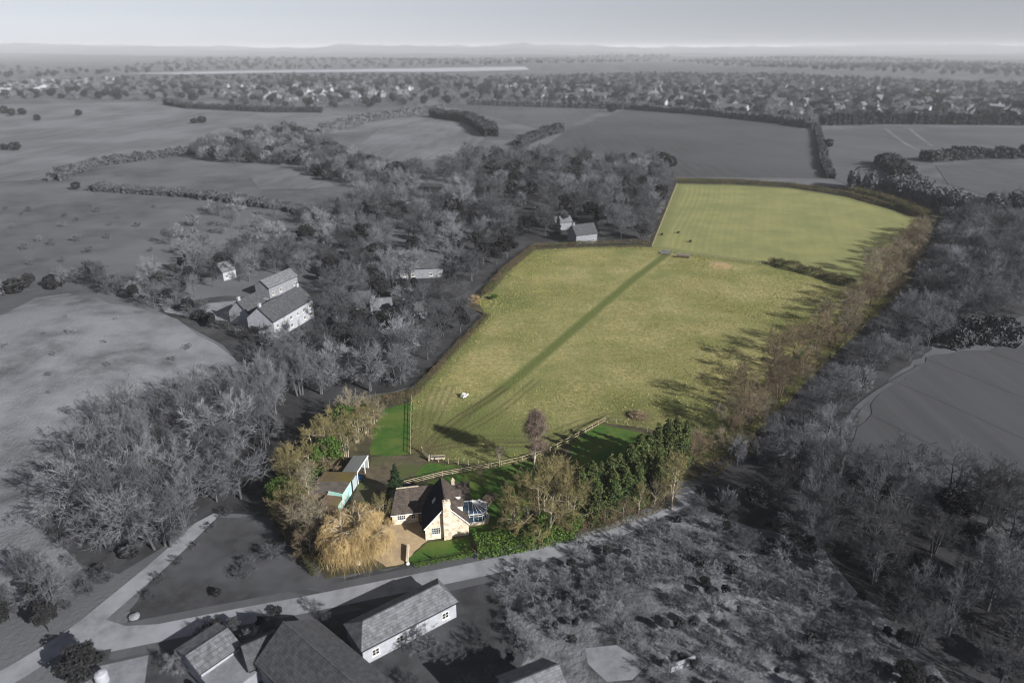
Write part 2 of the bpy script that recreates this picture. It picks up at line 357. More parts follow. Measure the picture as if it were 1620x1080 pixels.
def cover_mat(name, straw, green, dark, straw2, bump=.6, bs=1.6):
    m = bpy.data.materials.new(name); m.use_nodes = True; N = m.node_tree.nodes; L = m.node_tree.links; b = N['Principled BSDF']
    b.inputs['Roughness'].default_value = 1; b.inputs['Specular IOR Level'].default_value = .1
    at = N.new('ShaderNodeAttribute'); at.attribute_name = 'cover'; sp = N.new('ShaderNodeSeparateColor'); L.new(at.outputs['Color'], sp.inputs[0])
    geo = N.new('ShaderNodeNewGeometry').outputs['Position']
    def nz(s, lo, hi, d=6, r=.65):
        t = N.new('ShaderNodeTexNoise'); t.inputs['Scale'].default_value = s; t.inputs['Detail'].default_value = d; t.inputs['Roughness'].default_value = r
        L.new(geo, t.inputs['Vector']); mr = N.new('ShaderNodeMapRange'); mr.inputs[1].default_value = lo; mr.inputs[2].default_value = hi; L.new(t.outputs[0], mr.inputs[0]); return mr.outputs[0]
    def mix(f, a, c):
        x = N.new('ShaderNodeMix'); x.data_type = 'RGBA'; L.new(f, x.inputs[0])
        for i, q in ((6, a), (7, c)):
            if hasattr(q, 'links'): L.new(q, x.inputs[i])
            else: x.inputs[i].default_value = (*q, 1)
        return x.outputs[2]
    def mth(op, a, c):
        x = N.new('ShaderNodeMath'); x.operation = op
        for i, q in ((0, a), (1, c)):
            if hasattr(q, 'links'): L.new(q, x.inputs[i])
            else: x.inputs[i].default_value = q
        x.use_clamp = True; return x.outputs[0]
    s1 = mix(nz(.9, .35, .65), straw, straw2)
    s2 = mix(mth('MULTIPLY', nz(.05, .40, .62, 6), .75), s1, green)
    s2 = mix(mth('MULTIPLY', nz(.35, .50, .68, 6), .55), s2, straw2)
    g2 = mix(nz(1.2, .3, .7), green, tuple(q * .7 for q in green))
    f = mth('MULTIPLY', sp.outputs[0], mth('ADD', nz(.5, .2, .6), .45)); c = mix(f, s2, g2)
    c = mix(mth('MULTIPLY', sp.outputs[1], mth('ADD', nz(.8, .3, .6), .35)), c, dark)
    L.new(c, b.inputs['Base Color'])
    t = N.new('ShaderNodeTexNoise'); t.inputs['Scale'].default_value = bs; t.inputs['Detail'].default_value = 8; L.new(geo, t.inputs['Vector'])
    bp = N.new('ShaderNodeBump'); bp.inputs['Strength'].default_value = bump; bp.inputs['Distance'].default_value = .25; L.new(t.outputs[0], bp.inputs['Height']); L.new(bp.outputs[0], b.inputs['Normal'])
    return m
PATH = [G(*p) for p in ((1055, 402), (1000, 443), (930, 502), (860, 562), (800, 612), (750, 648), (700, 688))]
TR = [[(668, 716), (690, 690), (722, 662), (760, 640), (800, 612)], [(668, 716), (682, 680), (700, 640), (712, 610)], [(672, 714), (720, 690), (790, 652), (850, 600)],
      [(664, 716), (670, 680), (676, 645), (690, 612)], [(676, 712), (740, 700), (840, 705), (890, 690), (960, 660)], [(676, 712), (760, 690), (850, 695), (950, 655), (1010, 660), (1060, 670)],
      [(668, 716), (700, 690), (730, 668), (752, 640)], [(660, 716), (662, 690), (664, 650)]]
TRW = [smooth_line([G(*q) for q in t], 2) for t in TR]
def shift(t, w):
    o = []
    for i, p in enumerate(t):
        d = (t[min(i + 1, len(t) - 1)] - t[max(i - 1, 0)]).normalized(); o.append(p + Vector((-d.y, d.x, 0)) * w)
    return o
def gb(x, y, px, py, r): c = G(px, py); return np.exp(-((x - c.x) ** 2 + (y - c.y) ** 2) / r ** 2)
def paint_p(x, y):
    w = 1.6
    g = 1 - sm(w - .9, w + 1.1, dline(x, y, PATH))
    for q in ((720, 690, 13), (760, 665, 11), (800, 690, 12), (860, 700, 10), (665, 660, 7), (1000, 640, 10), (1120, 690, 12), (1270, 520, 14), (820, 410, 14), (800, 470, 16), (1060, 640, 9)):
        g = np.maximum(g, .85 * gb(x, y, *q))
    e = 1 - sm(1.5, 5, dline(x, y, P(PAST + PAST[:1]))); g = np.maximum(g, .7 * e)
    d = np.zeros_like(x)
    for i, t in enumerate(TRW):
        for w_ in (-.85, .85): d = np.maximum(d, (.85 if i in (0, 4) else .5) * (1 - sm(.15, .5, dline(x, y, shift(t, w_)))))
    d = np.maximum(d, gb(x, y, 664, 720, 5.5)); d = np.maximum(d, .8 * gb(x, y, 1050, 402, 2.5))
    d = np.maximum(d, .8 * gb(x, y, 1008, 659, 3.5))
    return np.stack([g, np.clip(d, 0, 1), np.zeros_like(x)], 1)
A0, A1 = G(1031, 391), G(1071, 291); ud = (A1 - A0).normalized()
def paint_u(x, y):
    s = (x - A0.x) * ud.y - (y - A0.y) * ud.x + 2.5 * np.sin(y / 37); g = .30 + .28 * np.sin(s * 2 * np.pi / 2.9) * np.exp(-np.maximum(s - 4, 0) / 22) + .04 * np.sin(s * 2 * np.pi / 5.3)
    g = np.maximum(g, .8 * (1 - sm(2, 8, dline(x, y, P(UPPER + UPPER[:1])))))
    return np.stack([g, .10 * np.maximum(0, np.sin(s * 2 * np.pi / 19)) ** 20, 0 * x], 1)
MP = cover_mat('rough_pasture', (.35, .305, .16), (.115, .14, .045), (.075, .062, .035), (.17, .18, .07), 1.0, 1.7)
MU = cover_mat('smooth_grass', (.285, .275, .13), (.155, .175, .075), (.12, .14, .055), (.235, .24, .10), .5, 1.2)
cover_field('pasture_field', PAST, .024, .45, paint_p, MP)
cover_field('upper_field', UPPER, .028, .8, paint_u, MU)
sheet('bare_soil_patch', P([(1122, 418), (1128, 415), (1150, 416), (1160, 420), (1152, 426), (1130, 426)]), .036, M['soil'], jitter=.3)
# garden
sheet('back_lawn', P([(650, 772), (700, 755), (775, 742), (835, 730), (880, 735), (840, 800), (800, 850), (742, 850), (728, 800), (700, 770)]), .024, M['lawn'])
sheet('front_lawn', P([(643, 893), (648, 882), (676, 858), (742, 850), (750, 878)]), .030, M['lawn'])
sheet('side_paddock', P([(603, 650), (651, 634), (650, 716), (625, 722), (585, 718), (588, 690)]), .026, M['lawn'], jitter=.5)
sheet('corner_lawn', P([(652, 752), (668, 737), (680, 731), (772, 741), (700, 753), (640, 766)]), .034, M['lawn'], jitter=.3)
sheet('pond_lawn', P([(903, 700), (950, 671), (1018, 685), (1040, 700), (1030, 760), (920, 760), (905, 735)]), .030, M['lawn'])
sheet('muddy_yard', P([(560, 778), (580, 745), (590, 722), (625, 722), (652, 722), (672, 714), (685, 722), (664, 738), (645, 766), (625, 795), (600, 800), (560, 812), (545, 812)]), .040, M['mud'], jitter=.5)
sheet('gravel_drive', P([(590, 835), (625, 824), (662, 824), (675, 856), (650, 878), (638, 893), (612, 898), (590, 880)]), .048, M['gravel'], jitter=.25)
sheet('patio', P([(735, 822), (762, 800), (775, 815), (772, 828), (742, 834)]), .036, M['stonecap'])
# greyed surroundings
Gp = sheet
Gp('grass_hill', P([(0, 500), (60, 472), (110, 466), (200, 485), (300, 515), (370, 560), (400, 610), (330, 640), (230, 640), (190, 700), (150, 780), (60, 830), (120, 900), (60, 950), (0, 960), (-120, 930), (-300, 700), (-180, 520)]), .16, M['hill'], 7, 1.6)
Gp('wood_floor', P([(400, 610), (370, 560), (300, 515), (250, 490), (330, 470), (520, 460), (640, 430), (700, 400), (640, 350), (560, 330), (600, 290), (700, 290), (800, 270), (940, 262), (1062, 262), (1070, 285), (1025, 383), (845, 385), (726, 482), (768, 500), (652, 612), (555, 630), (536, 655), (423, 785), (440, 815), (330, 810), (200, 900), (120, 900), (60, 830), (150, 780), (190, 700), (230, 640), (330, 640)]), .10, M['wfloor_shade'], 12, 1.3)
Gp('valley_floor', P([(1085, 735), (1185, 655), (1405, 450), (1465, 340), (1500, 325), (1620, 350), (1900, 420), (1620, 500), (1480, 545), (1380, 625), (1330, 720), (1420, 800), (1760, 900), (1760, 1180), (1500, 1080), (1380, 960), (1300, 870), (1140, 815), (1080, 790)]), .006, M['wfloor_shade'], 15, 1.0)
Gp('east_field', P([(1340, 720), (1385, 630), (1480, 560), (1640, 545), (1900, 560), (2000, 800), (1760, 900), (1620, 800), (1500, 740)]), .09, M['fieldB'], 15, 1.0)
Gp('scrub_ground', P([(760, 905), (900, 870), (1040, 820), (1140, 815), (1300, 870), (1380, 960), (1500, 1080), (1560, 1250), (700, 1250), (830, 1040), (800, 960)]), .02, M['scrubg'], 10, .8)
Gp('village_green', P([(195, 990), (240, 912), (330, 820), (440, 815), (513, 917), (660, 893), (640, 905), (480, 945), (340, 972), (290, 985)]), .030, M['green'], None, .4)
Gp('garden_ground', P([(150, 1030), (270, 1010), (480, 972), (640, 945), (760, 905), (800, 960), (830, 1040), (700, 1300), (-100, 1300)]), .020, M['green'])
Gp('mid_field', P([(835, 250), (900, 205), (985, 175), (1110, 182), (1240, 198), (1285, 210), (1300, 245), (1310, 283), (1165, 281), (1068, 279), (1060, 262), (940, 258)]), .16, M['fieldB'], 15)
Gp('north_field', P([(1318, 283), (1306, 240), (1298, 206), (1400, 203), (1640, 203), (1800, 210), (1800, 245), (1620, 250), (1460, 255), (1420, 290), (1345, 295)]), .16, M['fieldA'], 15)
Gp('valley_meadow', P([(1500, 292), (1480, 262), (1620, 258), (1850, 262), (1900, 330), (1620, 330)]), .16, M['fieldA'], 15)
Gp('pale_strip_field', P([(180, 118), (300, 115), (600, 110), (830, 104), (838, 108), (600, 115), (300, 119)]), 2.0, M['fieldD'], 150)
Gp('distant_pale_field', P([(1070, 99), (1190, 98), (1330, 103), (1250, 107), (1110, 104)]), 2.0, M['fieldC'], 150)
Gp('west_field', P([(-250, 172), (0, 165), (260, 162), (500, 180), (680, 188), (600, 205), (505, 214), (330, 222), (235, 247), (80, 285), (-300, 300)]), .2, M['fieldC'], 16)
Gp('rise_field', P([(560, 238), (600, 205), (690, 190), (760, 196), (772, 215), (740, 240), (640, 262)]), .2, M['fieldC'], 15)
Gp('hollow_field', P([(395, 280), (470, 262), (540, 285), (560, 292), (480, 300), (410, 300)]), .16, M['fieldC'], 12)
Gp('thin_field', P([(700, 165), (800, 168), (960, 172), (900, 200), (860, 206), (800, 190)]), .2, M['fieldA'], 15)
# roads
RW = [G(*p) for p in ((1105, 784), (1062, 797), (980, 838), (850, 880), (720, 908), (600, 932), (480, 957), (380, 975), (270, 997), (180, 1015))]
ribbon('road_verge', RW, 7.0, .042, M['fieldA'])
ribbon('road', RW, 3.7, .060, M['road'])
ribbon('lane', [G(*p) for p in ((-60, 1110), (40, 1055), (125, 1000), (190, 945), (250, 895), (300, 848), (345, 805))], lambda t: 4.0 - 1.2 * t, .068, M['road'])
sheet('road_junction', P([(108, 1012), (150, 975), (200, 990), (300, 984), (300, 1002), (245, 1014), (165, 1028), (130, 1024)]), .076, M['road'])
sheet('gravel_yard', P([(150, 1055), (235, 1036), (225, 1110), (110, 1120)]), .05, M['patio'])
sheet('stone_terrace', P([(925, 1025), (975, 1020), (1025, 1050), (1000, 1075), (960, 1078), (930, 1050)]), .05, M['patio'])
sheet('farm_yard', P([(395, 500), (430, 470), (330, 480), (300, 495), (250, 480), (262, 495), (330, 505), (380, 512)]), .15, M['patio'], 10)
ribbon('farm_track', [G(*p) for p in ((605, 328), (650, 320), (690, 312))], 2.5, .2, M['patio'])
ribbon('valley_track', [G(*p) for p in ((1335, 700), (1335, 670), (1365, 635), (1420, 600), (1460, 578))], 1.3, .14, M['fieldA'])
ribbon('valley_track', [G(*p) for p in ((1400, 204), (1440, 235), (1470, 240))], 3.5, .3, M['fieldC'])
ribbon('valley_track', [G(*p) for p in ((1437, 203), (1455, 218), (1475, 232))], 3.5, .3, M['fieldC'])

# ------------------------------------------------------------------ trees
def tubes_np(segs, n):
    if not segs: return np.zeros((0, 3)), np.zeros((0, 3), int)
    a = np.array([s[0] for s in segs]); b = np.array([s[1] for s in segs]); r0 = np.array([s[2] for s in segs]); r1 = np.array([s[3] for s in segs])
    d = b - a; d /= np.linalg.norm(d, axis=1, keepdims=True) + 1e-9
    up = np.where(abs(d[:, 2:3]) > .9, np.array([[1., 0, 0]]), np.array([[0, 0, 1.]])); x = np.cross(d, up); x /= np.linalg.norm(x, axis=1, keepdims=True); y = np.cross(d, x)
    V = []
    for k in range(n):
        t = 2 * math.pi * k / n; o = x * math.cos(t) + y * math.sin(t); V += [a + o * r0[:, None], b + o * r1[:, None]]
    V = np.stack(V, 1); m = len(a); base = np.arange(m)[:, None] * 2 * n; F = []
    for k in range(n):
        q = (k + 1) % n; F += [np.concatenate([base + 2 * k, base + 2 * q, base + 2 * q + 1], 1), np.concatenate([base + 2 * k, base + 2 * q + 1, base + 2 * k + 1], 1)]
    return V.reshape(-1, 3), np.concatenate(F)
def twigs_np(p, q, w, rng):
    """thin wedges from p to q, w wide"""
    m = len(p); d = q - p; r = rng.normal(size=(m, 3)); s = np.cross(d, r); s /= np.linalg.norm(s, axis=1, keepdims=True) + 1e-9
    V = np.stack([p - s * w / 2, p + s * w / 2, q], 1).reshape(-1, 3); F = np.arange(3 * m).reshape(-1, 3); return V, F
def leaves_np(c, size, rng, flat=.0, aspect=1.6):
    m = len(c); a = rng.normal(size=(m, 3)); a[:, 2] *= (1 - flat); a /= np.linalg.norm(a, axis=1, keepdims=True); b = np.cross(a, rng.normal(size=(m, 3))); b /= np.linalg.norm(b, axis=1, keepdims=True)
    s = size * rng.uniform(.6, 1.3, (m, 1)); V = np.stack([c - a * s * aspect / 2, c + b * s / 2, c + a * s * aspect / 2, c - b * s / 2], 1).reshape(-1, 3)
    i = np.arange(m)[:, None] * 4; return V, np.concatenate([np.concatenate([i, i + 1, i + 2], 1), np.concatenate([i, i + 2, i + 3], 1)])
def join(parts):
    V = []; F = []; o = 0
    for v, f in parts:
        if len(v): V.append(v); F.append(f + o); o += len(v)
    return np.concatenate(V), np.concatenate(F)

def bare(seed, H=10., rx=4.2, n1=11, n2=6, n3=5, ntw=8, tl=1.1, tw=.05, fork=.22, zc=.58, rz=.42, up=.35, trunks=1, droop=0.0, r0=None, lean=.0, dense=1.0):
    """a leafless tree -> (trunk with limbs, crown of branches and twigs)"""
    rng = np.random.default_rng(seed); big = []; mid = []; P0 = []; P1 = []; r0 = r0 or H * .022
    C = np.array([lean * H, 0, H * zc]); E_ = np.array([rx, rx, H * rz])
    bumps = rng.normal(size=(7, 3)); bumps /= np.linalg.norm(bumps, axis=1, keepdims=True)
    def env(d): return 1 + .28 * np.max(bumps @ d) - .22
    for t_ in range(trunks):
        off = rng.normal(size=3) * (.06 * H if trunks > 1 else 0); off[2] = 0
        hgt_ = H * rng.uniform(.72, .85); pts = []; p = off.copy()
        for i in range(9):
            f = i / 8; pts.append(off + np.array([lean * H * f + .18 * math.sin(f * 5 + seed) * f, .18 * math.cos(f * 4 + seed) * f, hgt_ * f]) + off * f * 1.2)
        for i in range(8): big.append((pts[i], pts[i + 1], r0 * (1 - .11 * i), r0 * (1 - .11 * (i + 1))))
        for i in range(max(3, n1 // trunks)):
            f = fork + (1 - fork) * (i + rng.uniform(0, .6)) / max(3, n1 // trunks); f = min(f, .98); b0 = pts[int(f * 8)] * (1 - (f * 8) % 1) + pts[min(8, int(f * 8) + 1)] * ((f * 8) % 1)
            az = i * 2.4 + rng.uniform(-.5, .5) + seed + t_; el = rng.uniform(-.25, .55) + 1.0 * max(0, f - .45) * 1.6
            d = np.array([math.cos(az) * math.cos(el), math.sin(az) * math.cos(el), math.sin(el)]); tip = C + d * E_ * env(d) * rng.uniform(.7, .95)
            L1 = np.linalg.norm(tip - b0); ctrl = b0 + (tip - b0) * .4 + np.array([0, 0, up * L1 * .45]); ln = []
            for k in range(6):
                u = k / 5; ln.append(b0 * (1 - u) ** 2 + ctrl * 2 * u * (1 - u) + tip * u * u + (rng.normal(size=3) * .05 * L1 if 0 < k < 5 else 0))
            rr = r0 * .42 * (1 - f * .45)
            for k in range(5): big.append((ln[k], ln[k + 1], rr * (1 - .16 * k), rr * (1 - .16 * (k + 1))))
            for j in range(n2):
                u = rng.uniform(.25, 1) * 4.999; q0 = ln[int(u)] * (1 - u % 1) + ln[int(u) + 1] * (u % 1)
                dd = rng.normal(size=3); dd /= np.linalg.norm(dd); out = q0 - C; out /= np.linalg.norm(out) + 1e-6
                dd = dd * .8 + out * .9 + np.array([0, 0, .45 * up * 2 - droop]); dd /= np.linalg.norm(dd); l2 = rng.uniform(.16, .30) * H * .8
                q1 = q0 + dd * l2 * .55; q2 = q1 + (dd + rng.normal(size=3) * .3 + np.array([0, 0, .3 - droop])) * l2 * .45
                mid += [(q0, q1, rr * .38, rr * .28), (q1, q2, rr * .28, rr * .15)]
                for k in range(n3):
                    u = rng.uniform(.15, 1); s0 = q0 + (q1 - q0) * min(1, u * 1.8) if u < .55 else q1 + (q2 - q1) * (u - .55) / .45
                    e = rng.normal(size=3) * .7 + out * .5 + dd * .5 + np.array([0, 0, .35 * up * 2 - droop]); e /= np.linalg.norm(e); l3 = rng.uniform(.5, 1.1) * tl * 1.3
                    s1 = s0 + e * l3; mid.append((s0, s1, rr * .16 + .012, .01))
                    m = int(ntw * dense); uu = rng.uniform(.1, 1, (m, 1)); a = s0 + (s1 - s0) * uu; g = rng.normal(size=(m, 3)) * .75 + e + np.array([0, 0, .3 - droop * 1.5])
                    g /= np.linalg.norm(g, axis=1, keepdims=True); P0.append(a); P1.append(a + g * tl * rng.uniform(.4, 1.1, (m, 1)))
    tr = join([tubes_np(big, 6)]); V, F = twigs_np(np.concatenate(P0), np.concatenate(P1), tw, rng); cr = join([tubes_np(mid, 3), (V, F)])
    return tr, cr, H
def leafy(seed, H=8., rx=3., n=5200, size=.30, zc=.55, rz=.45, clumps=42, depth=.8, r0=.18, skirt=0.0):
    """an evergreen crown of leaf clumps round a trunk with limbs"""
    rng = np.random.default_rng(seed); d = rng.normal(size=(clumps, 3)); d /= np.linalg.norm(d, axis=1, keepdims=True); d[:, 2] = np.where(d[:, 2] < -.5, -d[:, 2], d[:, 2])
    rr = rng.uniform(.55, 1.0, (clumps, 1)); C = np.array([0, 0, H * zc]) + d * rr * np.array([rx, rx, H * rz]) * .82; cs = rng.uniform(.16, .34, clumps) * rx * 1.15
    idx = rng.integers(0, clumps, n); o = rng.normal(size=(n, 3)); o /= np.linalg.norm(o, axis=1, keepdims=True); p = C[idx] + o * cs[idx][:, None] * rng.uniform(.55, 1.1, (n, 1)) * np.array([1, 1, .8])
    p[:, 2] = np.maximum(p[:, 2], .1)
    big = [(np.array([0, 0, 0.]), np.array([0, 0, H * .45]), r0, r0 * .7), (np.array([0, 0, H * .45]), np.array([.1, 0, H * .85]), r0 * .7, r0 * .2)]
    for c in C[:16]: b0 = np.array([0, 0, min(c[2] * .6, H * .6)]); big.append((b0, c, r0 * .35, r0 * .1))
    return join([tubes_np(big, 6)]), leaves_np(p, size, rng), H
def conifer(seed, H=10., rx=2.2, n=7000, size=.28, dense=1.0, column=.35, tipw=.05, r0=.16):
    """a cypress or spruce: drooping sprays in rough tiers round a straight stem; column 0 = cone, 1 = column"""
    rng = np.random.default_rng(seed); big = [(np.array([0, 0, 0.]), np.array([0, 0, H * .55]), r0, r0 * .6), (np.array([0, 0, H * .55]), np.array([0, 0, H * .97]), r0 * .6, .02)]
    ns = int(n / 26); P_ = []
    tops = rng.uniform(0, 6.28, 5)
    for i in range(ns):
        f = 1 - math.sqrt(rng.uniform(0.0, 1.0)) if column < .5 else rng.uniform(0, 1) ** 1.15
        z = H * (.03 + .95 * f); prof = ((1 - f) ** .9) * (1 - column) + column * min(1, (1 - f) * 3.2) ** .6; R_ = rx * prof * (1 + .18 * math.sin(3 * 6.28 * f + seed)) + tipw
        az = rng.uniform(0, 6.28); R_ *= 1 + .22 * math.sin(2 * az + tops[0]) * math.sin(5 * az + f * 9 + tops[1]); L_ = R_ * rng.uniform(.65, 1.08)
        u = rng.uniform(.25, 1, 26); sp = rng.normal(size=(26, 3)) * np.array([.16, .16, .10]) * (R_ * .6 + .4)
        dr = -.25 * L_ * u ** 2 + .22 * L_ * u
        q = np.stack([np.cos(az) * L_ * u, np.sin(az) * L_ * u, z + dr], 1) + sp * (1.1 - u[:, None] * .6); P_.append(q)
    p = np.concatenate(P_); p[:, 2] = np.maximum(p[:, 2], .08); p[:, 2] = np.minimum(p[:, 2], H)
    return join([tubes_np(big, 6)]), leaves_np(p, size, rng, .3, 1.9), H
def willow(seed, H=13., rx=7.5):
    rng = np.random.default_rng(seed); big = []; mid = []; A = []; B = []
    base = np.zeros(3); f0 = np.array([.3, .2, H * .22]); big += [(base, f0, .5, .42)]
    for i in range(17):
        az = i * 2.4 + rng.uniform(-.3, .3); rad = rx * rng.uniform(.25, .86); zt = H * (1.02 - .42 * (rad / rx) ** 2) * rng.uniform(.86, 1.0)
        tip = np.array([math.cos(az) * rad, math.sin(az) * rad, zt]); ctrl = f0 + (tip - f0) * .45 + np.array([0, 0, H * .18]); ln = [f0 * (1 - u) ** 2 + ctrl * 2 * u * (1 - u) + tip * u * u + (rng.normal(size=3) * .14 if u else 0) for u in np.linspace(0, 1, 7)]
        for k in range(6): big.append((ln[k], ln[k + 1], .22 * (1 - .13 * k), .22 * (1 - .13 * (k + 1))))
        for j in range(16):
            u = rng.uniform(.3, 1) * 5.999; q0 = ln[int(u)] * (1 - u % 1) + ln[int(u) + 1] * (u % 1); a2 = az + rng.normal() * 1.0
            l2 = rng.uniform(1.0, 2.9); q1 = q0 + np.array([math.cos(a2) * l2 * .7, math.sin(a2) * l2 * .7, l2 * .45]); q2 = q1 + np.array([math.cos(a2) * l2 * .5, math.sin(a2) * l2 * .5, -.1 * l2])
            mid += [(q0, q1, .06, .045), (q1, q2, .045, .03)]
            for k in range(24):
                w = rng.uniform(0, 1); s = q0 + (q1 - q0) * w * 2 if w < .5 else q1 + (q2 - q1) * (w - .5) * 2; a3 = a2 + rng.normal() * .9
                Ld = min(s[2] * .95, rng.uniform(1.2, 4.6) * (1 + .8 * rng.uniform() ** 3)); o = np.array([math.cos(a3), math.sin(a3), 0]); p = s.copy(); pr = p
                for h in range(4):
                    v = (h + 1) / 4; p = s + o * (1.5 * (1 - (1 - v) ** 2)) * rng.uniform(.6, 1.25) + np.array([rng.normal() * .14, rng.normal() * .14, -Ld * v + .25 * math.sin(v * 3.1)])
                    A.append(pr); B.append(p); pr = p
    A = np.array(A); B = np.array(B); B = B + (B - A) * .15
    V, F = twigs_np(A, B, .04, rng); V2, F2 = twigs_np(A + rng.normal(size=A.shape) * .2, B + rng.normal(size=A.shape) * .4, .034, rng)
    return join([tubes_np(big, 7), tubes_np(mid, 4)]), join([(V, F), (V2, F2)]), H
def birch(seed, H=12.):
    rng = np.random.default_rng(seed); big = []; mid = []; A = []; B = []
    for i in range(10): f = i / 10; big.append((np.array([.25 * math.sin(f * 4), .1 * math.cos(f * 5), H * f * .96]), np.array([.25 * math.sin(f * 4 + .4), .1 * math.cos(f * 5 + .5), H * (f + .1) * .96]), .17 * (1 - .9 * f), .17 * (1 - .9 * (f + .1))))
    for i in range(64):
        f = .24 + .73 * rng.uniform(0, 1) ** .8; b0 = np.array([.25 * math.sin(f * 4), .1 * math.cos(f * 5), H * f * .96]); az = i * 2.4; R_ = 2.7 * math.sin(min(1, (1.03 - f) * 1.6) * 1.5) ** .8 * rng.uniform(.6, 1)
        tip = b0 + np.array([math.cos(az) * R_, math.sin(az) * R_, R_ * rng.uniform(.45, .9)]); m1 = (b0 + tip) / 2 + np.array([0, 0, .2]); mid += [(b0, m1, .05, .035), (m1, tip, .035, .012)]
        for k in range(13):
            u = rng.uniform(.25, 1); s = b0 + (tip - b0) * u; e = rng.normal(size=3); e[2] = abs(e[2]) * .6 + .2; e /= np.linalg.norm(e); s1 = s + e * rng.uniform(.4, .9); mid.append((s, s1, .014, .006))
            m = 11; a = s + (s1 - s) * rng.uniform(.1, 1, (m, 1)); g = rng.normal(size=(m, 3)) * .6 + np.array([0, 0, -.35]); A.append(a); B.append(a + g * .9)
    V, F = twigs_np(np.concatenate(A), np.concatenate(B), .034, rng)
    return join([tubes_np(big, 8), tubes_np(mid[:92], 4)]), join([tubes_np(mid, 3), (V, F)]), H

SH = {}
SH['bare'] = [bare(11), bare(12, rx=3.6, n1=12, zc=.6), bare(13, rx=4.8, n1=13, fork=.15, zc=.55), bare(14, rx=4.0, trunks=2, n1=12), bare(15, rx=3.3, zc=.6, rz=.4)]
SH['dome'] = [bare(21, rx=5.2, n1=20, n2=7, n3=5, ntw=11, tl=.8, tw=.034, fork=.12, zc=.5, rz=.5, up=.45, trunks=3), bare(22, rx=4.6, n1=18, n2=7, n3=5, ntw=11, tl=.8, tw=.034, fork=.12, zc=.5, rz=.5, trunks=3)]
SH['bush'] = [bare(31, H=4., rx=2.4, n1=12, n2=5, n3=4, ntw=9, tl=.6, tw=.045, fork=.05, zc=.5, rz=.5, trunks=4, r0=.05), bare(32, H=4., rx=3.0, n1=12, n2=5, n3=4, ntw=9, tl=.6, tw=.045, fork=.05, zc=.46, rz=.5, trunks=4, r0=.05)]
SH['slim'] = [bare(41, rx=1.7, n1=12, n2=5, n3=4, ntw=8, tl=.8, zc=.58, rz=.42, up=.9, fork=.2), bare(42, rx=2.1, n1=12, n2=5, n3=4, ntw=8, tl=.8, zc=.58, rz=.42, up=.9)]
SH['leafy'] = [leafy(51), leafy(52, rx=2.6, H=9), leafy(53, rx=3.4, H=8)]
SH['conif'] = [conifer(61, rx=1.75, column=.28, size=.19, n=14000), conifer(62, rx=1.5, column=.15, size=.18, n=12000), conifer(63, rx=1.9, column=.30, size=.19, n=14000)]
SH['spruce'] = [conifer(64, H=8, rx=2.6, column=.0, n=8000, size=.22)]
SH['willow'] = [willow(71)]
SH['birch'] = [birch(81)]
MC = {}
def part_mesh(kind, i, part, mat):
    k = (kind, i, part, mat.name)
    if k not in MC:
        b = (kind, i, part)
        if b not in MC: V, F = SH[kind][i][part]; MC[b] = np_mesh(('trunk', 'crown')[part], V, F)
        me = MC[b].copy(); me.materials.append(mat); MC[k] = me
    return MC[k]
def tree(name, label, cat, kind, i, loc, height, bark, crown, group=None, rz=None, wide=1.0, crown_name='crown'):
    i %= len(SH[kind]); s = height / SH[kind][i][2]
    o = thing(name, label, cat, loc, (loc[0] * 1.7 + loc[1]) % 6.28 if rz is None else rz, group); o.scale = (s * wide, s * wide, s)
    for p, (nm, m) in enumerate((('trunk', bark), (crown_name, crown))):
        c = link(bpy.data.objects.new(nm, part_mesh(kind, i, p, M[m])), o)
    return o
def hedge(name, label, pts, w, h, mat, size=.22, dens=26, group=None, kind='leaf', cat='hedge', wob=.25, off=0.0, stemmat='bark'):
    """a hedge along the line: foliage through its volume, round a core of stems"""
    pts = [Vector(p) for p in pts]; rng = np.random.default_rng(int(abs(pts[0].x * 7 + pts[0].y))); P_ = []; st = []
    for a, b in zip(pts[:-1], pts[1:]):
        L_ = (b - a).length; n = int(L_ * dens * max(w, 1)); t = rng.uniform(0, 1, n); s = rng.uniform(-1, 1, n); d = (b - a).normalized(); nx, ny = -d.y, d.x
        lump = np.array([pnoise(Vector(((a.x + (b.x - a.x) * q) * .35, (a.y + (b.y - a.y) * q) * .35, 3.1))) for q in t]); hh = h * (1 + wob * lump * 1.6); ww = w * (1 + wob * .8 * lump)
        shell = rng.uniform(0, 1, n); side = rng.uniform(0, 1, n) < .45
        z = np.where(side, rng.uniform(.05, 1, n) * hh, hh * (.88 + .16 * shell) * (1 - .25 * abs(s) ** 3)); sx = np.where(side, np.sign(s) * (.8 + .25 * shell), s) * ww / 2
        x = a.x + (b.x - a.x) * t + nx * sx; y = a.y + (b.y - a.y) * t + ny * sx; P_.append(np.stack([x, y, hgt(x, y) + z], 1))
        for k in range(max(2, int(L_ / 1.1))):
            u = (k + .5) / max(2, int(L_ / 1.1)); q = a.lerp(b, u); z0 = hz(q.x, q.y); j = rng.normal(size=2) * w * .15
            st.append((np.array([q.x, q.y, z0]), np.array([q.x + j[0], q.y + j[1], z0 + h * .85]), .06, .03))
    p = np.concatenate(P_); o0 = np.array([pts[0].x, pts[0].y, hz(pts[0].x, pts[0].y)]); p = p - o0
    if kind == 'leaf': V, F = leaves_np(p, size, rng)
    else: g = rng.normal(size=p.shape) * .6 + np.array([0, 0, .55]); V, F = twigs_np(p - g * size * 1.2, p + g * size * 2.2, size * .30, rng)
    o = thing(name, label, cat, o0, 0, group)
    link(bpy.data.objects.new('foliage', np_mesh('foliage', V, F, M[mat])), o)
    V, F = tubes_np([(s[0] - o0, s[1] - o0, s[2], s[3]) for s in st], 5); link(bpy.data.objects.new('stems', np_mesh('stems', V, F, M[stemmat])), o)
    return o

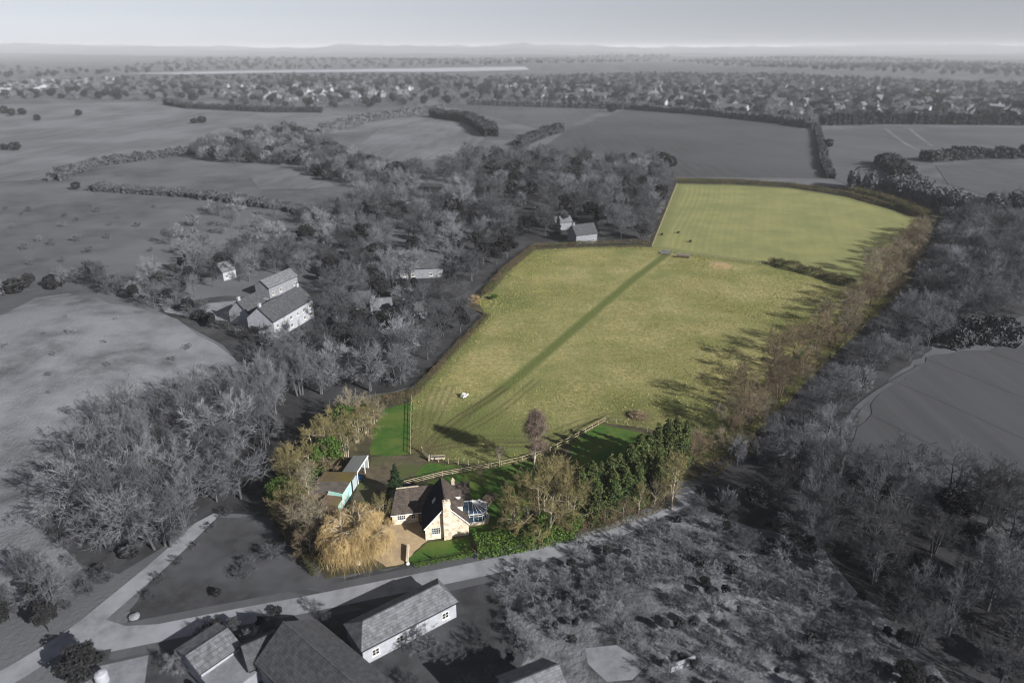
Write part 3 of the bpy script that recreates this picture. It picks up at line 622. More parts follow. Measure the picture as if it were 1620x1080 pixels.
# ------------------------------------------------------------------ buildings
def wall_shell(mb, W, D, e, r, hipl=0, hipr=0, th=.0):
    """closed body with gables at both ends: x 0..W along the front, y 0..D deep, ridge along x"""
    lo = [(0, 0, 0), (W, 0, 0), (W, D, 0), (0, D, 0)]
    if hipl or hipr:
        mb.box(0, W, 0, D, 0, e); return
    mb.add([(0, 0, 0), (0, D, 0), (0, D, e), (0, D / 2, r), (0, 0, e), (W, 0, 0), (W, D, 0), (W, D, e), (W, D / 2, r), (W, 0, e)],
           [(0, 1, 2, 3, 4), (5, 9, 8, 7, 6), (0, 4, 9, 5), (1, 6, 7, 2), (0, 5, 6, 1), (4, 3, 8, 9), (3, 2, 7, 8)])
def window(root, mb_at, x, z, w, h, frame='white', glass='glass', face='front', D=0, W=0, nx=2, ny=2, sub_sill=True):
    """a window set 6 mm proud of the wall; face front (y=0) or right (x=W) or left (x=0)"""
    f = MB(); g = MB(); t = .06; n = .05
    g.box(x + .03, x + w - .03, -.030, -.008, z + .03, z + h - .03)
    f.box(x, x + w, -.06, .0, z, z + t); f.box(x, x + w, -.06, .0, z + h - t, z + h); f.box(x, x + t, -.058, .0, z + t, z + h - t); f.box(x + w - t, x + w, -.058, .0, z + t, z + h - t)
    for i in range(1, nx): c = x + w * i / nx; f.box(c - n / 2, c + n / 2, -.052, -.004, z + t, z + h - t)
    for j in range(1, ny): c = z + h * j / ny; f.box(x + t, x + w - t, -.048, -.006, c - n / 3, c + n / 3)
    sill = MB(); sill.box(x - .08, x + w + .08, -.14, .0, z - .09, z - .004)
    def tr(mb):
        if face == 'right': mb.v = [(W - q[1], q[0], q[2]) for q in mb.v]
        if face == 'left': mb.v = [(q[1], D - q[0], q[2]) for q in mb.v]
        if face == 'back': mb.v = [(W - q[0], D - q[1], q[2]) for q in mb.v]
        return mb
    wf = tr(f).build('window', M[frame], root); tr(g).build('pane', M[glass], wf); tr(sill).build('sill', M[frame], wf); return wf
def roof_gable(W, D, e, r, over=.3, th=.12, front=True, back=True):
    """two roof slabs over the body, ridge along x"""
    mb = MB(); s = (r - e) / (D / 2); y0 = -over; z0 = e - over * s
    if front: mb.add([(-over, y0, z0 + .02), (W + over, y0, z0 + .02), (W + over, D / 2, r + .02), (-over, D / 2, r + .02), (-over, y0, z0 + th), (W + over, y0, z0 + th), (W + over, D / 2, r + th), (-over, D / 2, r + th)],
                     [(0, 3, 2, 1), (4, 5, 6, 7), (0, 1, 5, 4), (1, 2, 6, 5), (2, 3, 7, 6), (3, 0, 4, 7)])
    if back: mb.add([(-over, D / 2, r + .02), (W + over, D / 2, r + .02), (W + over, D + over, z0 + .02), (-over, D + over, z0 + .02), (-over, D / 2, r + th), (W + over, D / 2, r + th), (W + over, D + over, z0 + th), (-over, D + over, z0 + th)],
                    [(0, 3, 2, 1), (4, 5, 6, 7), (0, 1, 5, 4), (1, 2, 6, 5), (2, 3, 7, 6), (3, 0, 4, 7)])
    return mb
def roof_hip(W, D, e, r, hl, hr, over=.3, th=.12):
    """hipped roof; hl, hr how far the ridge ends stand in from the ends (0 = gable)"""
    s = (r - e) / (D / 2); z0 = e - over * s; o = over; mb = MB(); a = (-o, -o, z0); b = (W + o, -o, z0); c = (W + o, D + o, z0); d = (-o, D + o, z0)
    x0 = hl if hl else -o; x1 = W - hr if hr else W + o; k = (x0, D / 2, r); l = (x1, D / 2, r); up = lambda p: (p[0], p[1], p[2] + th)
    vs = [a, b, c, d, k, l] + [up(p) for p in (a, b, c, d, k, l)]
    fs = [(0, 1, 5, 4), (1, 2, 5), (2, 3, 4, 5), (3, 0, 4), (6, 7, 11, 10), (7, 8, 11), (8, 9, 10, 11), (9, 6, 10), (0, 1, 7, 6), (1, 2, 8, 7), (2, 3, 9, 8), (3, 0, 6, 9)]
    return mb.add(vs, fs)
def chimney(root, x, y, z0, z1, w=.9, d=.6, mat='stone', pots=2, pot='stonecap'):
    mb = MB(); mb.box(x - w / 2, x + w / 2, y - d / 2, y + d / 2, z0, z1); mb.box(x - w / 2 - .07, x + w / 2 + .07, y - d / 2 - .07, y + d / 2 + .07, z1 - .28, z1 - .14)
    c = mb.build('chimney', M[mat], root)
    for i in range(pots):
        q = MB(); px = x + (i - (pots - 1) / 2) * w * .45; q.lathe([(.13, z1), (.11, z1 + .3), (.14, z1 + .34)], 10, px, y); q.build('chimney_pot', M[pot], c)
    return c
def simple_house(name, label, p, rz, W, D, e, r, wall='gwall', roof='gtile', group=None, wins=True, chim=1, hipl=0, hipr=0, glass='gglass', cat='house', floors=1, faces=('front',), backend=None, over=.3):
    t = thing(name, label, cat, p, rz, group); b = MB()
    wall_shell(b, W, D, e, r - .02, hipl, hipr); b.v = [(x, y, z if z else -1.2) for x, y, z in b.v]; b.build('wall', M[wall], t)
    if hipl or hipr: rf = roof_hip(W, D, e, r, hipl, hipr, over).build('roof', M[roof], t)
    else: rf = roof_gable(W, D, e, r, over).build('roof', M[roof], t)
    rd = MB(); rd.bar((hipl or -over, D / 2, r + .14), (W - hipr if hipr else W + over, D / 2, r + .14), .22, .1); rd.build('ridge_tiles', M[roof], rf)
    gu = MB(); gu.bar((-over, -over - .06, e - over * (r - e) / (D / 2)), (W + over, -over - .06, e - over * (r - e) / (D / 2)), .12); gu.build('gutter', M['gglass'], rf)
    for k in range(chim): chimney(rf, .7 if k == 0 else W - .7, D / 2, r - .8, r + 1.0, mat=wall, pot='ltile')
    if wins:
        for fc in faces:
            Lw = W if fc in ('front', 'back') else D
            for fl in range(floors):
                n = max(2, int(Lw / 3.2))
                for k in range(n):
                    x = Lw * (k + .5) / n - .55
                    if fl == 0 and fc == 'front' and k == n // 2:
                        d = MB(); d.box(x + .05, x + 1.0, -.06, .0, 0.0, 2.05); dd = d.build('door', M['wood' if wall == 'stone' else 'gwall'], t); q = MB(); q.box(x + .82, x + .88, -.11, -.062, 1.0, 1.12); q.build('handle', M['steel'], dd)
                    else: window(t, None, x, .9 + fl * 2.55, 1.1, 1.15, 'white', glass, fc, D, W)
    return t

# ---- the stone cottage
def cottage():
    rz = R(11); root = thing('stone_cottage', 'honey stone cottage with steep dark slate gable roof and lower brown tiled wing', 'house', (-15.25, 96.95, 0), rz)
    W, D, e, r = 7.7, 8.4, 2.65, 6.85          # gable faces front: ridge along y
    b = MB(); b.add([(0, 0, -.3), (W, 0, -.3), (W, 0, e), (W / 2, 0, r - .02), (0, 0, e), (0, D, -.3), (W, D, -.3), (W, D, e), (W / 2, D, r - .02), (0, D, e)],
                    [(0, 1, 2, 3, 4), (5, 9, 8, 7, 6), (0, 4, 9, 5), (1, 6, 7, 2), (4, 3, 8, 9), (3, 2, 7, 8), (0, 5, 6, 1)])
    wl = b.build('wall', M['stone'], root)
    s = (r - e) / (W / 2); o = .22; th = .13
    def slope(x0, z0, x1, z1, y0, y1): return [(x0, y0, z0), (x0, y1, z0), (x1, y1, z1), (x1, y0, z1)]
    m = MB(); lo = slope(-o, e - o * s + .02, W / 2, r + .02, -o, D + o); m.hull(lo, [(a, b_, c + th) for a, b_, c in lo]); rf = m.build('roof', M['slate'], root)
    m = MB(); lo = slope(W + o, e - o * s + .02, W / 2 + .003, r + .02, -o, D + o); m.hull(lo, [(a, b_, c + th) for a, b_, c in lo]); rf2 = m.build('roof', M['tile'], root)
    m = MB(); m.bar((W / 2, -o, r + th + .03), (W / 2, D + o, r + th + .03), .26, .12); m.build('ridge_tiles', M['tile'], rf)
    for y in (-o - .012,):
        m = MB()
        for x0, z0, x1, z1 in ((-o, e - o * s - .10, W / 2, r - .10), (W + o, e - o * s - .10, W / 2, r - .10)): m.hull([(x0, y, z0), (x0, y - .035, z0), (x0, y - .035, z0 + .24), (x0, y, z0 + .24)], [(x1, y, z1), (x1, y - .035, z1), (x1, y - .035, z1 + .24), (x1, y, z1 + .24)])
        m.build('barge_board', M['white'], root)
    # chimney breast on the gable
    m = MB(); m.box(W / 2 - .62, W / 2 + .78, -.62, .05, -.3, 6.2); m.box(W / 2 - .55, W / 2 + .70, -.55, .62, 6.2, 7.75); m.box(W / 2 - .63, W / 2 + .78, -.63, .70, 7.45, 7.6)
    c = m.build('chimney', M['stone'], root)
    for k in (0, 1): q = MB(); q.lathe([(.14, 7.75), (.11, 8.0), (.15, 8.05)], 10, W / 2 - .2 + k * .55, .03); q.build('chimney_pot', M['stonecap'], c)
    window(root, None, 1.15, 1.1, 1.5, 1.4, nx=4, ny=3)
    m = MB(); m.bar((-o - .05, -o, e - o * s - .02), (-o - .05, 3.9, e - o * s - .02), .11); m.build('gutter', M['black'], root)
    m = MB(); m.bar((W + o + .06, -o, e - o * s), (W + o + .06, D + o, e - o * s), .11); m.build('gutter', M['black'], root)
    m = MB(); m.hull([(W / 2 - 2.1, 3.4, 5.05), (W / 2 - 1.5, 3.4, 5.75), (W / 2 - 1.5, 4.3, 5.75), (W / 2 - 2.1, 4.3, 5.05)], [(W / 2 - 2.18, 3.4, 5.14), (W / 2 - 1.58, 3.4, 5.84), (W / 2 - 1.58, 4.3, 5.84), (W / 2 - 2.18, 4.3, 5.14)]); m.build('roof_light', M['steel'], rf)
    # dormers on the right slope
    for y in (2.2, 5.2):
        x1 = W / 2 + 3.1; zt = 5.35; m = MB(); zr = lambda x: r - (x - W / 2) * s
        xb = W / 2 + (r - 4.9) / s
        m.add([(x1, y, zr(x1)), (x1, y + 1.6, zr(x1)), (x1, y + 1.6, 4.9), (x1, y, 4.9), (xb, y, 4.9), (xb, y + 1.6, 4.9)], [(0, 1, 2, 3), (0, 3, 4), (1, 5, 2), (3, 2, 5, 4), (0, 4, 5, 1)]); d = m.build('dormer', M['white'], rf2)
        xr = W / 2 + (r - 5.65) / s; m = MB()
        ye = y + .8
        for sy in (-1, 1):
            lo = [(x1 + .25, ye + sy * 1.0, 4.82), (xb, ye + sy * 1.0, 4.82), (xr - .1, ye + sy * .003, 5.65), (x1 + .25, ye + sy * .003, 5.65)]; m.hull(lo, [(a, b_, c_ + .1) for a, b_, c_ in lo])
        m.build('dormer_roof', M['tile'], d)
        q = MB(); q.box(x1 + .006, x1 + .03, y + .25, y + 1.35, zr(x1) + .25, 4.75); q.build('pane', M['glass'], d)
    window(root, None, 1.6, 1.0, 1.1, 1.1, face='right', D=D, W=W)
    # rear cross roof, lower, to the right
    m = MB(); wall_shell(m, 5.0, 4.0, 2.5, 4.9); m.v = [(x + 3.9, y + 7.2, z) for x, y, z in m.v]; m.build('rear_wall', M['stone'], root)
    q = roof_gable(5.0, 4.0, 2.5, 4.92, .2, .12); q.v = [(x + 3.9, y + 7.2, z) for x, y, z in q.v]; rr = q.build('rear_roof', M['tile'], root)
    chimney(rr, 6.0, 9.2, 4.2, 5.8, .6, .6, 'stonecap', 1)
    # wing
    Ww, Wd, we, wr = 7.6, 7.2, 2.45, 5.25; ox, oy = -5.6, 5.3
    m = MB(); m.box(ox, -.003, oy, oy + Wd, -.3, we); m.build('wing_wall', M['stone'], root)
    q = roof_hip(Ww + 1.2, Wd, we, wr, 1.1, 0, .25, .12); q.v = [(x + ox, y + oy, z) for x, y, z in q.v]; wrf = q.build('wing_roof', M['tile'], root)
    m = MB(); m.bar((ox + 1.1, oy + Wd / 2, wr + .15), (ox + Ww - 2.4, oy + Wd / 2, wr + .15), .24, .1); m.build('ridge_tiles', M['stonecap'], wrf)
    m = MB(); m.bar((ox - .2, oy - .32, we - .2), (-.3, oy - .32, we - .2), .1); m.build('gutter', M['white'], root)
    for x, w in ((1.0, 1.45), (3.45, .75)):
        wn = window(root, None, ox + x, 1.0, w, 1.1, nx=4 if w > 1 else 2, ny=2)
        for o_ in [wn] + list(wn.children): o_.data.transform(Matrix.Translation((0, oy, 0)))
    m = MB(); m.box(-.9, -.05, oy - .05, oy, 0, 2.0); d = m.build('door', M['dwood'], root); q = MB(); q.box(-.25, -.18, oy - .1, oy - .052, .95, 1.08); q.build('handle', M['steel'], d)
    return root
cottage()

def conservatory():
    root = thing('conservatory', 'white framed conservatory with blue glass hipped roof against the cottage', 'conservatory', (-8.5, 100.8, 0), R(9)); root.scale = (1.15, 1.12, 1.05)
    n = [(0, 0), (2.75, 0), (3.55, .9), (3.55, 2.7), (2.75, 3.6), (0, 3.6)]; ap0 = (1.35, 1.8, 3.75); 
    m = MB(); m.hull([(x, y, -.2) for x, y in n], [(x, y, .55) for x, y in n]); m.build('base_wall', M['stone'], root)
    g = MB(); k = .96; cx, cy = 1.6, 1.8; g.hull([(cx + (x - cx) * k, cy + (y - cy) * k, .56) for x, y in n], [(cx + (x - cx) * k, cy + (y - cy) * k, 2.3) for x, y in n]); g.build('glazing', M['cglass'], root)
    f = MB()
    for (a, b) in zip(n[:-1], n[1:]):
        A, B = Vector((*a, 0)), Vector((*b, 0)); d = B - A; c = max(1, round(d.length / .75))
        for z, h in ((.6, .1), (1.85, .06), (2.3, .14)): f.bar(A + Vector((0, 0, z)), B + Vector((0, 0, z)), .09, h)
        for i in range(c + 1): q = A + d * (i / c); f.bar((q.x, q.y, .55), (q.x, q.y, 2.3), .09)
    f.build('window_frame', M['white'], root)
    o = 1.04; ev = [(cx + (x - cx) * o, cy + (y - cy) * o, 2.38) for x, y in n]; m = MB(); m.add(ev + [ap0, (0, 1.8, 3.75)] + [(x, y, z - .04) for x, y, z in ev], [(0, 1, 6, 7), (1, 2, 6), (2, 3, 6), (3, 4, 6), (4, 5, 7, 6), (0, 7, 5), (8, 9, 10, 11, 12, 13)]); rf = m.build('roof', M['cglass'], root)
    m = MB(); A = Vector(ap0) + Vector((0, 0, .03)); B = Vector((0, 1.8, 3.78)); m.bar(A, B, .12)
    for q in ev[1:5]: m.bar(Vector(q) + Vector((0, 0, .03)), A, .12)
    for (p, q, c) in ((ev[0], ev[1], 4), (ev[4], ev[5], 4), (ev[1], ev[2], 2), (ev[2], ev[3], 3), (ev[3], ev[4], 2)):
        p, q = Vector(p), Vector(q)
        for i in range(1, c):
            s = p.lerp(q, i / c); t = A.copy()
            if c == 4: t = Vector((min(s.x, A.x), A.y, A.z))
            m.bar(s + Vector((0, 0, .03)), t, .07)
        m.bar(p, q, .11)
    m.build('glazing_bars', M['white'], rf)
    m = MB(); m.lathe([(.05, 3.75), (.07, 3.95), (.02, 4.15)], 8, ap0[0], ap0[1]); m.build('finial', M['white'], rf)
conservatory()

def shed():
    A = Vector((-32.3, 104.6, 0)); B = Vector((-29.9, 118.8, 0)); d = (B - A); rz = math.atan2(d.y, d.x) - R(90)
    root = thing('tin_barn', 'long low barn with turquoise tin wall and rusty mossy roof behind the willow', 'barn', A, rz)
    def tin(name, x0, x1, y0, y1, z0, z1, mat='turq'):
        m = MB(); m.box(x0, x1, y0, y1, z0, z1)
        o = m.build(name, M[mat], root); r_ = MB()
        n = int((y1 - y0) / .4)
        if x1 - x0 < .2:
            for i in range(n): y = y0 + (i + .5) * (y1 - y0) / n; r_.box(x1, x1 + .045, y - .06, y + .06, z0 + .02, z1 - .02)
        if r_.v: r_.build('corrugation', M[mat], o)
        return o
    m = MB(); m.box(-6.4, -.1, 2.2, 9.0, 0, 2.35); m.build('inner_wall', M['dwood'], root)
    tin('front_wall', -.1, 0, 2.0, 6.3, 0, 2.9); tin('front_wall', -.1, 0, 7.0, 9.1, 0, 2.4, 'ltin')
    m = MB(); m.box(-.14, -.02, 6.3, 7.0, 0, 2.7); m.build('door_shade_panel', M['dark'], root)  # solid dark panel painting the shade inside the doorway
    m = MB(); m.hull([(-3.0, 1.9, 2.4), (.05, 1.9, 2.4), (.05, 2.0, 2.4), (-3.0, 2.0, 2.4)], [(-2.6, 1.9, 3.3), (.05, 1.9, 2.95), (.05, 2.0, 2.95), (-2.6, 2.0, 3.3)]); m.build('end_wall', M['turq'], root)
    for y0, y1, mt, nm in ((2.0, 5.9, 'greyroof', 'roof'), (5.9, 9.2, 'rust', 'roof')):
        m = MB(); m.hull([(-6.8, y0, 2.15), (.12, y0, 2.92), (.12, y1, 2.92), (-6.8, y1, 2.15)], [(-6.8, y0, 2.27), (.12, y0, 3.04), (.12, y1, 3.04), (-6.8, y1, 2.27)]); rr = m.build(nm, M[mt], root)
        rr['label'] = 'grey felted roof bay' if mt == 'greyroof' else 'rusty moss covered roof bay'
        q = MB()
        for i in range(int((y1 - y0) / .55)): y = y0 + .3 + i * .55; q.hull([(-6.8, y, 2.27), (.1, y, 3.04), (.1, y + .05, 3.04), (-6.8, y + .05, 2.27)], [(-6.8, y, 2.33), (.1, y, 3.10), (.1, y + .05, 3.10), (-6.8, y + .05, 2.33)])
        q.build('roof_seams', M[mt], rr)
    # lean-to at the near end
    m = MB(); m.box(-3.1, -.05, -.1, 1.86, 0, 1.7); m.build('lean_to_wall', M['dwood'], root)
    m = MB(); m.hull([(-3.3, -.3, 1.72), (.05, -.3, 1.72), (.05, 1.88, 2.35), (-3.3, 1.88, 2.35)], [(-3.3, -.3, 1.82), (.05, -.3, 1.82), (.05, 1.88, 2.45), (-3.3, 1.88, 2.45)]); m.build('lean_to_roof', M['rust'], root)
    tin('lean_to_side', -.05, 0.03, -.1, 1.86, 0, 1.75)
    # open-fronted far bay
    m = MB(); m.box(-3.0, -2.9, 9.4, 15.2, 0, 2.4); m.box(-2.9, 0, 15.1, 15.2, 0, 2.6); m.build('bay_wall', M['ltin'], root)
    m = MB(); m.hull([(-3.1, 9.3, 2.45), (.15, 9.3, 3.0), (.15, 15.3, 3.0), (-3.1, 15.3, 2.45)], [(-3.1, 9.3, 2.53), (.15, 9.3, 3.08), (.15, 15.3, 3.08), (-3.1, 15.3, 2.53)]); m.build('bay_roof', M['steel'], root)
    m = MB(); m.box(.15, .2, 9.3, 15.3, 2.7, 3.05)
    for y in (9.35, 11.3, 13.2, 15.1): m.box(0, .13, y, y + .13, 0, 2.95)
    m.build('bay_frame', M['white'], root)
    m = MB(); m.box(-2.9, -2.86, 9.4, 15.1, 0, 2.38); m.build('bay_shade_sheet', M['dark'], root)  # dark sheet on the back wall, painted shade of the open bay
shed()
m = MB(); m.lathe([(.42, 0), (.45, .3), (.42, .33), (.45, .6), (.42, .63), (.44, .95), (.3, 1.0)], 16, 0, 0)
tag(m.build('water_butt', M['blue'], None, 0, G(570, 758)), 'bright blue plastic barrel standing by the open bay of the tin barn', 'barrel')
def tank():
    t = thing('oil_tank', 'dark blue garden store box behind the cottage wing beside the fence end', 'storage box', G(645, 775), R(14))
    m = MB(); m.box(-.75, .75, -.5, .5, 0, 1.2); m.build('body', M['navy'], t, .05); m = MB(); m.hull([(-.8, -.55, 1.2), (.8, -.55, 1.2), (.8, .55, 1.2), (-.8, .55, 1.2)], [(-.8, -.1, 1.5), (.8, -.1, 1.5), (.8, .1, 1.5), (-.8, .1, 1.5)]); m.build('lid', M['navy'], t)
tank()
def deck():
    t = thing('garden_steps', 'brown timber deck steps of five boards beside the conservatory', 'steps', G(758, 806), R(-28))
    for i in range(6):
        m = MB(); m.box(-.95, .95, i * .92, i * .92 + .78, 0, .22 + .05 * i); m.build('step', M['dwood'] if i % 2 else M['wood'], t)
    m = MB(); m.box(-1.02, -.952, 0, 5.4, 0, .42); m.box(.952, 1.02, 0, 5.4, 0, .42); m.build('side_board', M['dwood'], t)
deck()

# ---- greyed houses close by
def front_house(label, a, b, D, e, r, **k):
    """a house whose front eaves line runs between two survey points at eaves height"""
    A, B = G(*a, e), G(*b, e); d = B - A; rz = math.atan2(d.y, d.x); return simple_house('house', label, (A.x, A.y, A.z - e), rz, (B - A).length, D, e, r, **k)
front_house('long pale roofed house across the road with bright white front', (573, 1026), (721, 950), 5.6, 3.2, 4.9, wall='bwall', roof='ltile', floors=1, hipl=1.5, hipr=1.2, chim=0)
def ridge_house(label, A, B, D, e, r, ext=0, **k):
    A, B = G(*A, r, False), G(*B, r, False); d = B - A; L_ = d.length + ext; d.normalize(); n = Vector((-d.y, d.x, 0)); p = A - n * D / 2; return simple_house(k.pop('name', 'barn'), label, (p.x, p.y, 0), math.atan2(d.y, d.x), L_, D, e, r, **k)
ridge_house('big dark barn roof at the near edge of the village green', (450, 985), (565, 1085), 9.5, 3.2, 6.5, 9, wall='gwall', roof='gtile', chim=0, wins=False, cat='barn')
ridge_house('lower cross roof joining the big dark barn at its far corner', (385, 1022), (436, 1000), 5, 2.6, 4.4, 0, wall='gwall', roof='gtile', chim=0, wins=False, cat='barn')
front_house('small house with bright white gable wall left of the big dark barn', (317, 1062), (378, 1020), 6, 3.0, 3.9, wall='bwall', roof='ltile', chim=0, floors=1)
front_house('pale roofed house cut by the bottom edge beside the stone terrace', (832, 1150), (905, 1118), 8, 4.5, 7.5, wall='gwall', roof='ltile', chim=0, floors=1)
m = MB(); a_, b_, c_ = G(1060, 1062) , G(1098, 1047), G(1052, 1046); o_ = a_.copy(); m.bar(Vector((0, 0, .6)), b_ - a_ + Vector((0, 0, .6)), .35, 1.2); m.bar(Vector((0, 0, .6)), c_ - a_ + Vector((0, 0, .6)), .34, 1.19); tag(m.build('garden_wall', M['bwall'], None, .04, o_), 'pale angled garden wall right of the stone terrace', 'wall')
m = MB(); m.box(0, 7.2, -5, -.02, -.5, 1.9); q_ = G(317, 1062, 3.0); w_ = G(378, 1020, 3.0) - q_; gr = thing('garage', 'flat roofed pale annex in front of the small white house', 'garage', (q_.x, q_.y, 0), math.atan2(w_.y, w_.x)); m.build('wall', M['gwall'], gr); m = MB(); m.box(-.15, 7.35, -5.15, -.03, 1.9, 2.05); m.build('roof', M['patio'], gr)
m = MB(); m.lathe([(.8, 0), (.85, .1), (.85, 1.5), (.7, 1.75), (.25, 1.9), (.25, 2.0)], 18); tag(m.build('storage_tank', M['bwall'], None, 0, G(163, 1078)), 'small white tank standing on the gravel yard below the junction', 'tank')
# farm hamlet in the wood
front_house('large white farmhouse with dark grey roof in the wood beyond the hill', (432, 508), (494, 474), 9, 6.0, 9.8, wall='bwall', roof='gtile', floors=2, chim=2)
front_house('lower white wing of the farmhouse with steep roof', (395, 498), (425, 486), 8, 4.5, 8.5, wall='bwall', roof='gtile', floors=1, chim=1)
front_house('pale long outbuilding behind the white farmhouse', (425, 455), (470, 438), 6, 4, 6.2, wall='gwall', roof='ltile', chim=0)
front_house('grey roofed house right of the farmhouse among bare trees', (530, 490), (590, 482), 8, 4.5, 8, wall='gwall', roof='gtile', floors=1, chim=1)
front_house('white gabled cottage with pale roof near the field corner', (588, 492), (620, 490), 6, 4, 7, wall='bwall', roof='ltile', chim=1)
front_house('slate roofed house with three pale roof windows behind dark evergreens', (632, 425), (702, 422), 8, 4.2, 8.5, wall='gwall', roof='gtile', chim=2)
front_house('white house with twin gables above the hedge of the long field', (912, 372), (945, 368), 8, 4.5, 8, wall='gwall', roof='gtile', chim=1)
front_house('small pale barn left of the twin gabled white house', (880, 352), (905, 350), 6, 4, 6, wall='gwall', roof='ltile', chim=0)
front_house('tiny white cottage above the farm lawn', (352, 430), (372, 425), 6, 3.5, 6, wall='bwall', roof='ltile', chim=0)
front_house('pale roofed barn half hidden at the top of the wood', (1135, 170), (1180, 172), 12, 7, 12, wall='bwall', roof='ltile', chim=0)
front_house('brown roofed cabin in trees beside the field notch', (645, 495), (675, 490), 5, 2.8, 5, wall='gwall', roof='gtile', chim=0)

# ------------------------------------------------------------------ fences, gates and small things in the fields
def fence(name, label, pts, step, rails, h=1.15, post=.1, mat='wood', rail_h=.09, group=None, wire=False):
    p = [Vector(q) for q in pts]; t = thing(name, label, 'fence', p[0], 0, group); o = p[0]; L_ = sum((b - a).length for a, b in zip(p[:-1], p[1:])); n = max(2, min(95, int(L_ / step))); st = L_ / n; k = 0; acc = 0
    seg = [(a, b) for a, b in zip(p[:-1], p[1:])]; pos = []
    for i in range(n + 1):
        s = i * st
        for a, b in seg:
            l = (b - a).length
            if s <= l + 1e-4: pos.append(a.lerp(b, min(1, s / l))); break
            s -= l
        else: pos.append(p[-1])
    base = MB(); base.box(-post / 2, post / 2, -post / 2, post / 2, -.2, h + .08); me = None
    for q in pos:
        if me is None: c = base.build('post', M[mat], t, 0, q - o); me = c.data
        else: c = link(bpy.data.objects.new('post', me), t); c.location = q - o
    for r_ in rails:
        m = MB()
        for a, b in zip(pos[:-1], pos[1:]): m.bar(a - o + Vector((0, 0, h * r_)), b - o + Vector((0, 0, h * r_)), .02 if wire else .045, .02 if wire else rail_h)
        m.build('wire' if wire else 'rail', M['steel' if wire else mat], t)
    return t
fence('post_and_rail_fence', 'pale timber three rail fence behind the cottage garden', P([(640, 768), (700, 753), (775, 740)]), 1.9, (.28, .6, .93), 1.2, .13, rail_h=.14)
fence('post_and_rail_fence', 'timber rail fence from garden corner past the birch to the green lawn tip', P([(777, 739.5), (830, 728), (872, 714), (912, 692), (957, 667)]), 2.2, (.35, .9), 1.2, .13, rail_h=.12)
fence('post_and_wire_fence', 'stock fence of brown posts from the open gate to the garden fence', P([(678, 729), (720, 734), (773, 740.5)]), 2.0, (.45, .9), 1.25, .14, wire=True)
fence('paddock_fence', 'pale rail fence with dry grass between paddock and long field', P([(651, 632), (650, 675), (650, 718)]), 2.6, (.5, .92), 1.2, .13)
fence('stock_fence', 'thin post and wire fence along the curved edge of the green lawn', P([(957, 667), (1000, 673), (1040, 690)]), 2.2, (.5, .92), 1.15, .1, wire=True)
fence('field_fence', 'line of small posts dividing the two large fields', P([(1064, 401), (1140, 408), (1215, 419)]), 2.8, (.5, .92), 1.2, .13, wire=True)
fence('field_fence', 'pale post fence up the left edge of the upper field', P([(1032, 390), (1052, 340), (1071, 292)]), 3.0, (.5, .92), 1.25, .16)
fence('iron_railing', 'low dark railing at the roadside edge of the front lawn', P([(660, 894), (700, 886), (742, 879)]), 1.2, (.3, .95), .9, .05, mat='black', rail_h=.04)
def gate(name, label, p, rz, L_, mat, h=1.15):
    t = thing(name, label, 'gate', p, rz); m = MB()
    for z in (.15, .38, .62, .86, 1.1): m.bar((.05, 0, z), (L_, 0, z), .04, .08)
    m.bar((.05, 0, .1), (.05, 0, h), .07); m.bar((L_, 0, .1), (L_, 0, h), .07); m.bar((.1, .03, .15), (L_ - .1, .03, 1.08), .04, .07); m.build('bars', M[mat], t)
    for x in (-.12, L_ + .15): m = MB(); m.box(x - .09, x + .09, -.09, .09, -.2, 1.5); m.build('gate_post', M['wood'], t)
gate('field_gate', 'timber five bar gate standing open on the muddy track', G(679, 728), R(122), 3.4, 'wood')
gate('metal_gate', 'grey metal gate between the two fields at the top of the mown path', G(1043, 398), R(-8), 4.2, 'steel')
def trough(name, label, p, rz, L_, W=.9, h=.7, mat='steel', legs=True):
    t = thing(name, label, 'trough', p, rz); m = MB(); z0 = .18
    m.hull([(-L_ / 2 + .1, -W / 2 + .1, z0), (L_ / 2 - .1, -W / 2 + .1, z0), (L_ / 2 - .1, W / 2 - .1, z0), (-L_ / 2 + .1, W / 2 - .1, z0)], [(-L_ / 2, -W / 2, z0 + .05), (L_ / 2, -W / 2, z0 + .05), (L_ / 2, W / 2, z0 + .05), (-L_ / 2, W / 2, z0 + .05)])
    for a in ((-L_ / 2, L_ / 2, -W / 2, -W / 2 + .06), (-L_ / 2, L_ / 2, W / 2 - .06, W / 2), (-L_ / 2, -L_ / 2 + .06, -W / 2 + .06, W / 2 - .06), (L_ / 2 - .06, L_ / 2, -W / 2 + .06, W / 2 - .06)): m.box(*a, z0 + .05, h)
    m.build('basin', M[mat], t)
    m = MB(); m.box(-L_ / 2 + .07, L_ / 2 - .07, -W / 2 + .07, W / 2 - .07, h - .2, h - .12); m.build('water', M['glass'], t)
    for x in (-L_ / 2 + .3, L_ / 2 - .42): m = MB(); m.box(x, x + .12, -W / 2 + .05, W / 2 - .05, 0, z0); m.build('foot', M[mat], t)
    return t
trough('water_trough', 'pale water trough behind the stock fence near the open gate', G(693, 726), R(2), 3.0, mat='stonecap')
trough('water_trough', 'shiny galvanised trough in front of the metal gate', G(1053, 401), R(-6), 4.4, 1.6, .6)
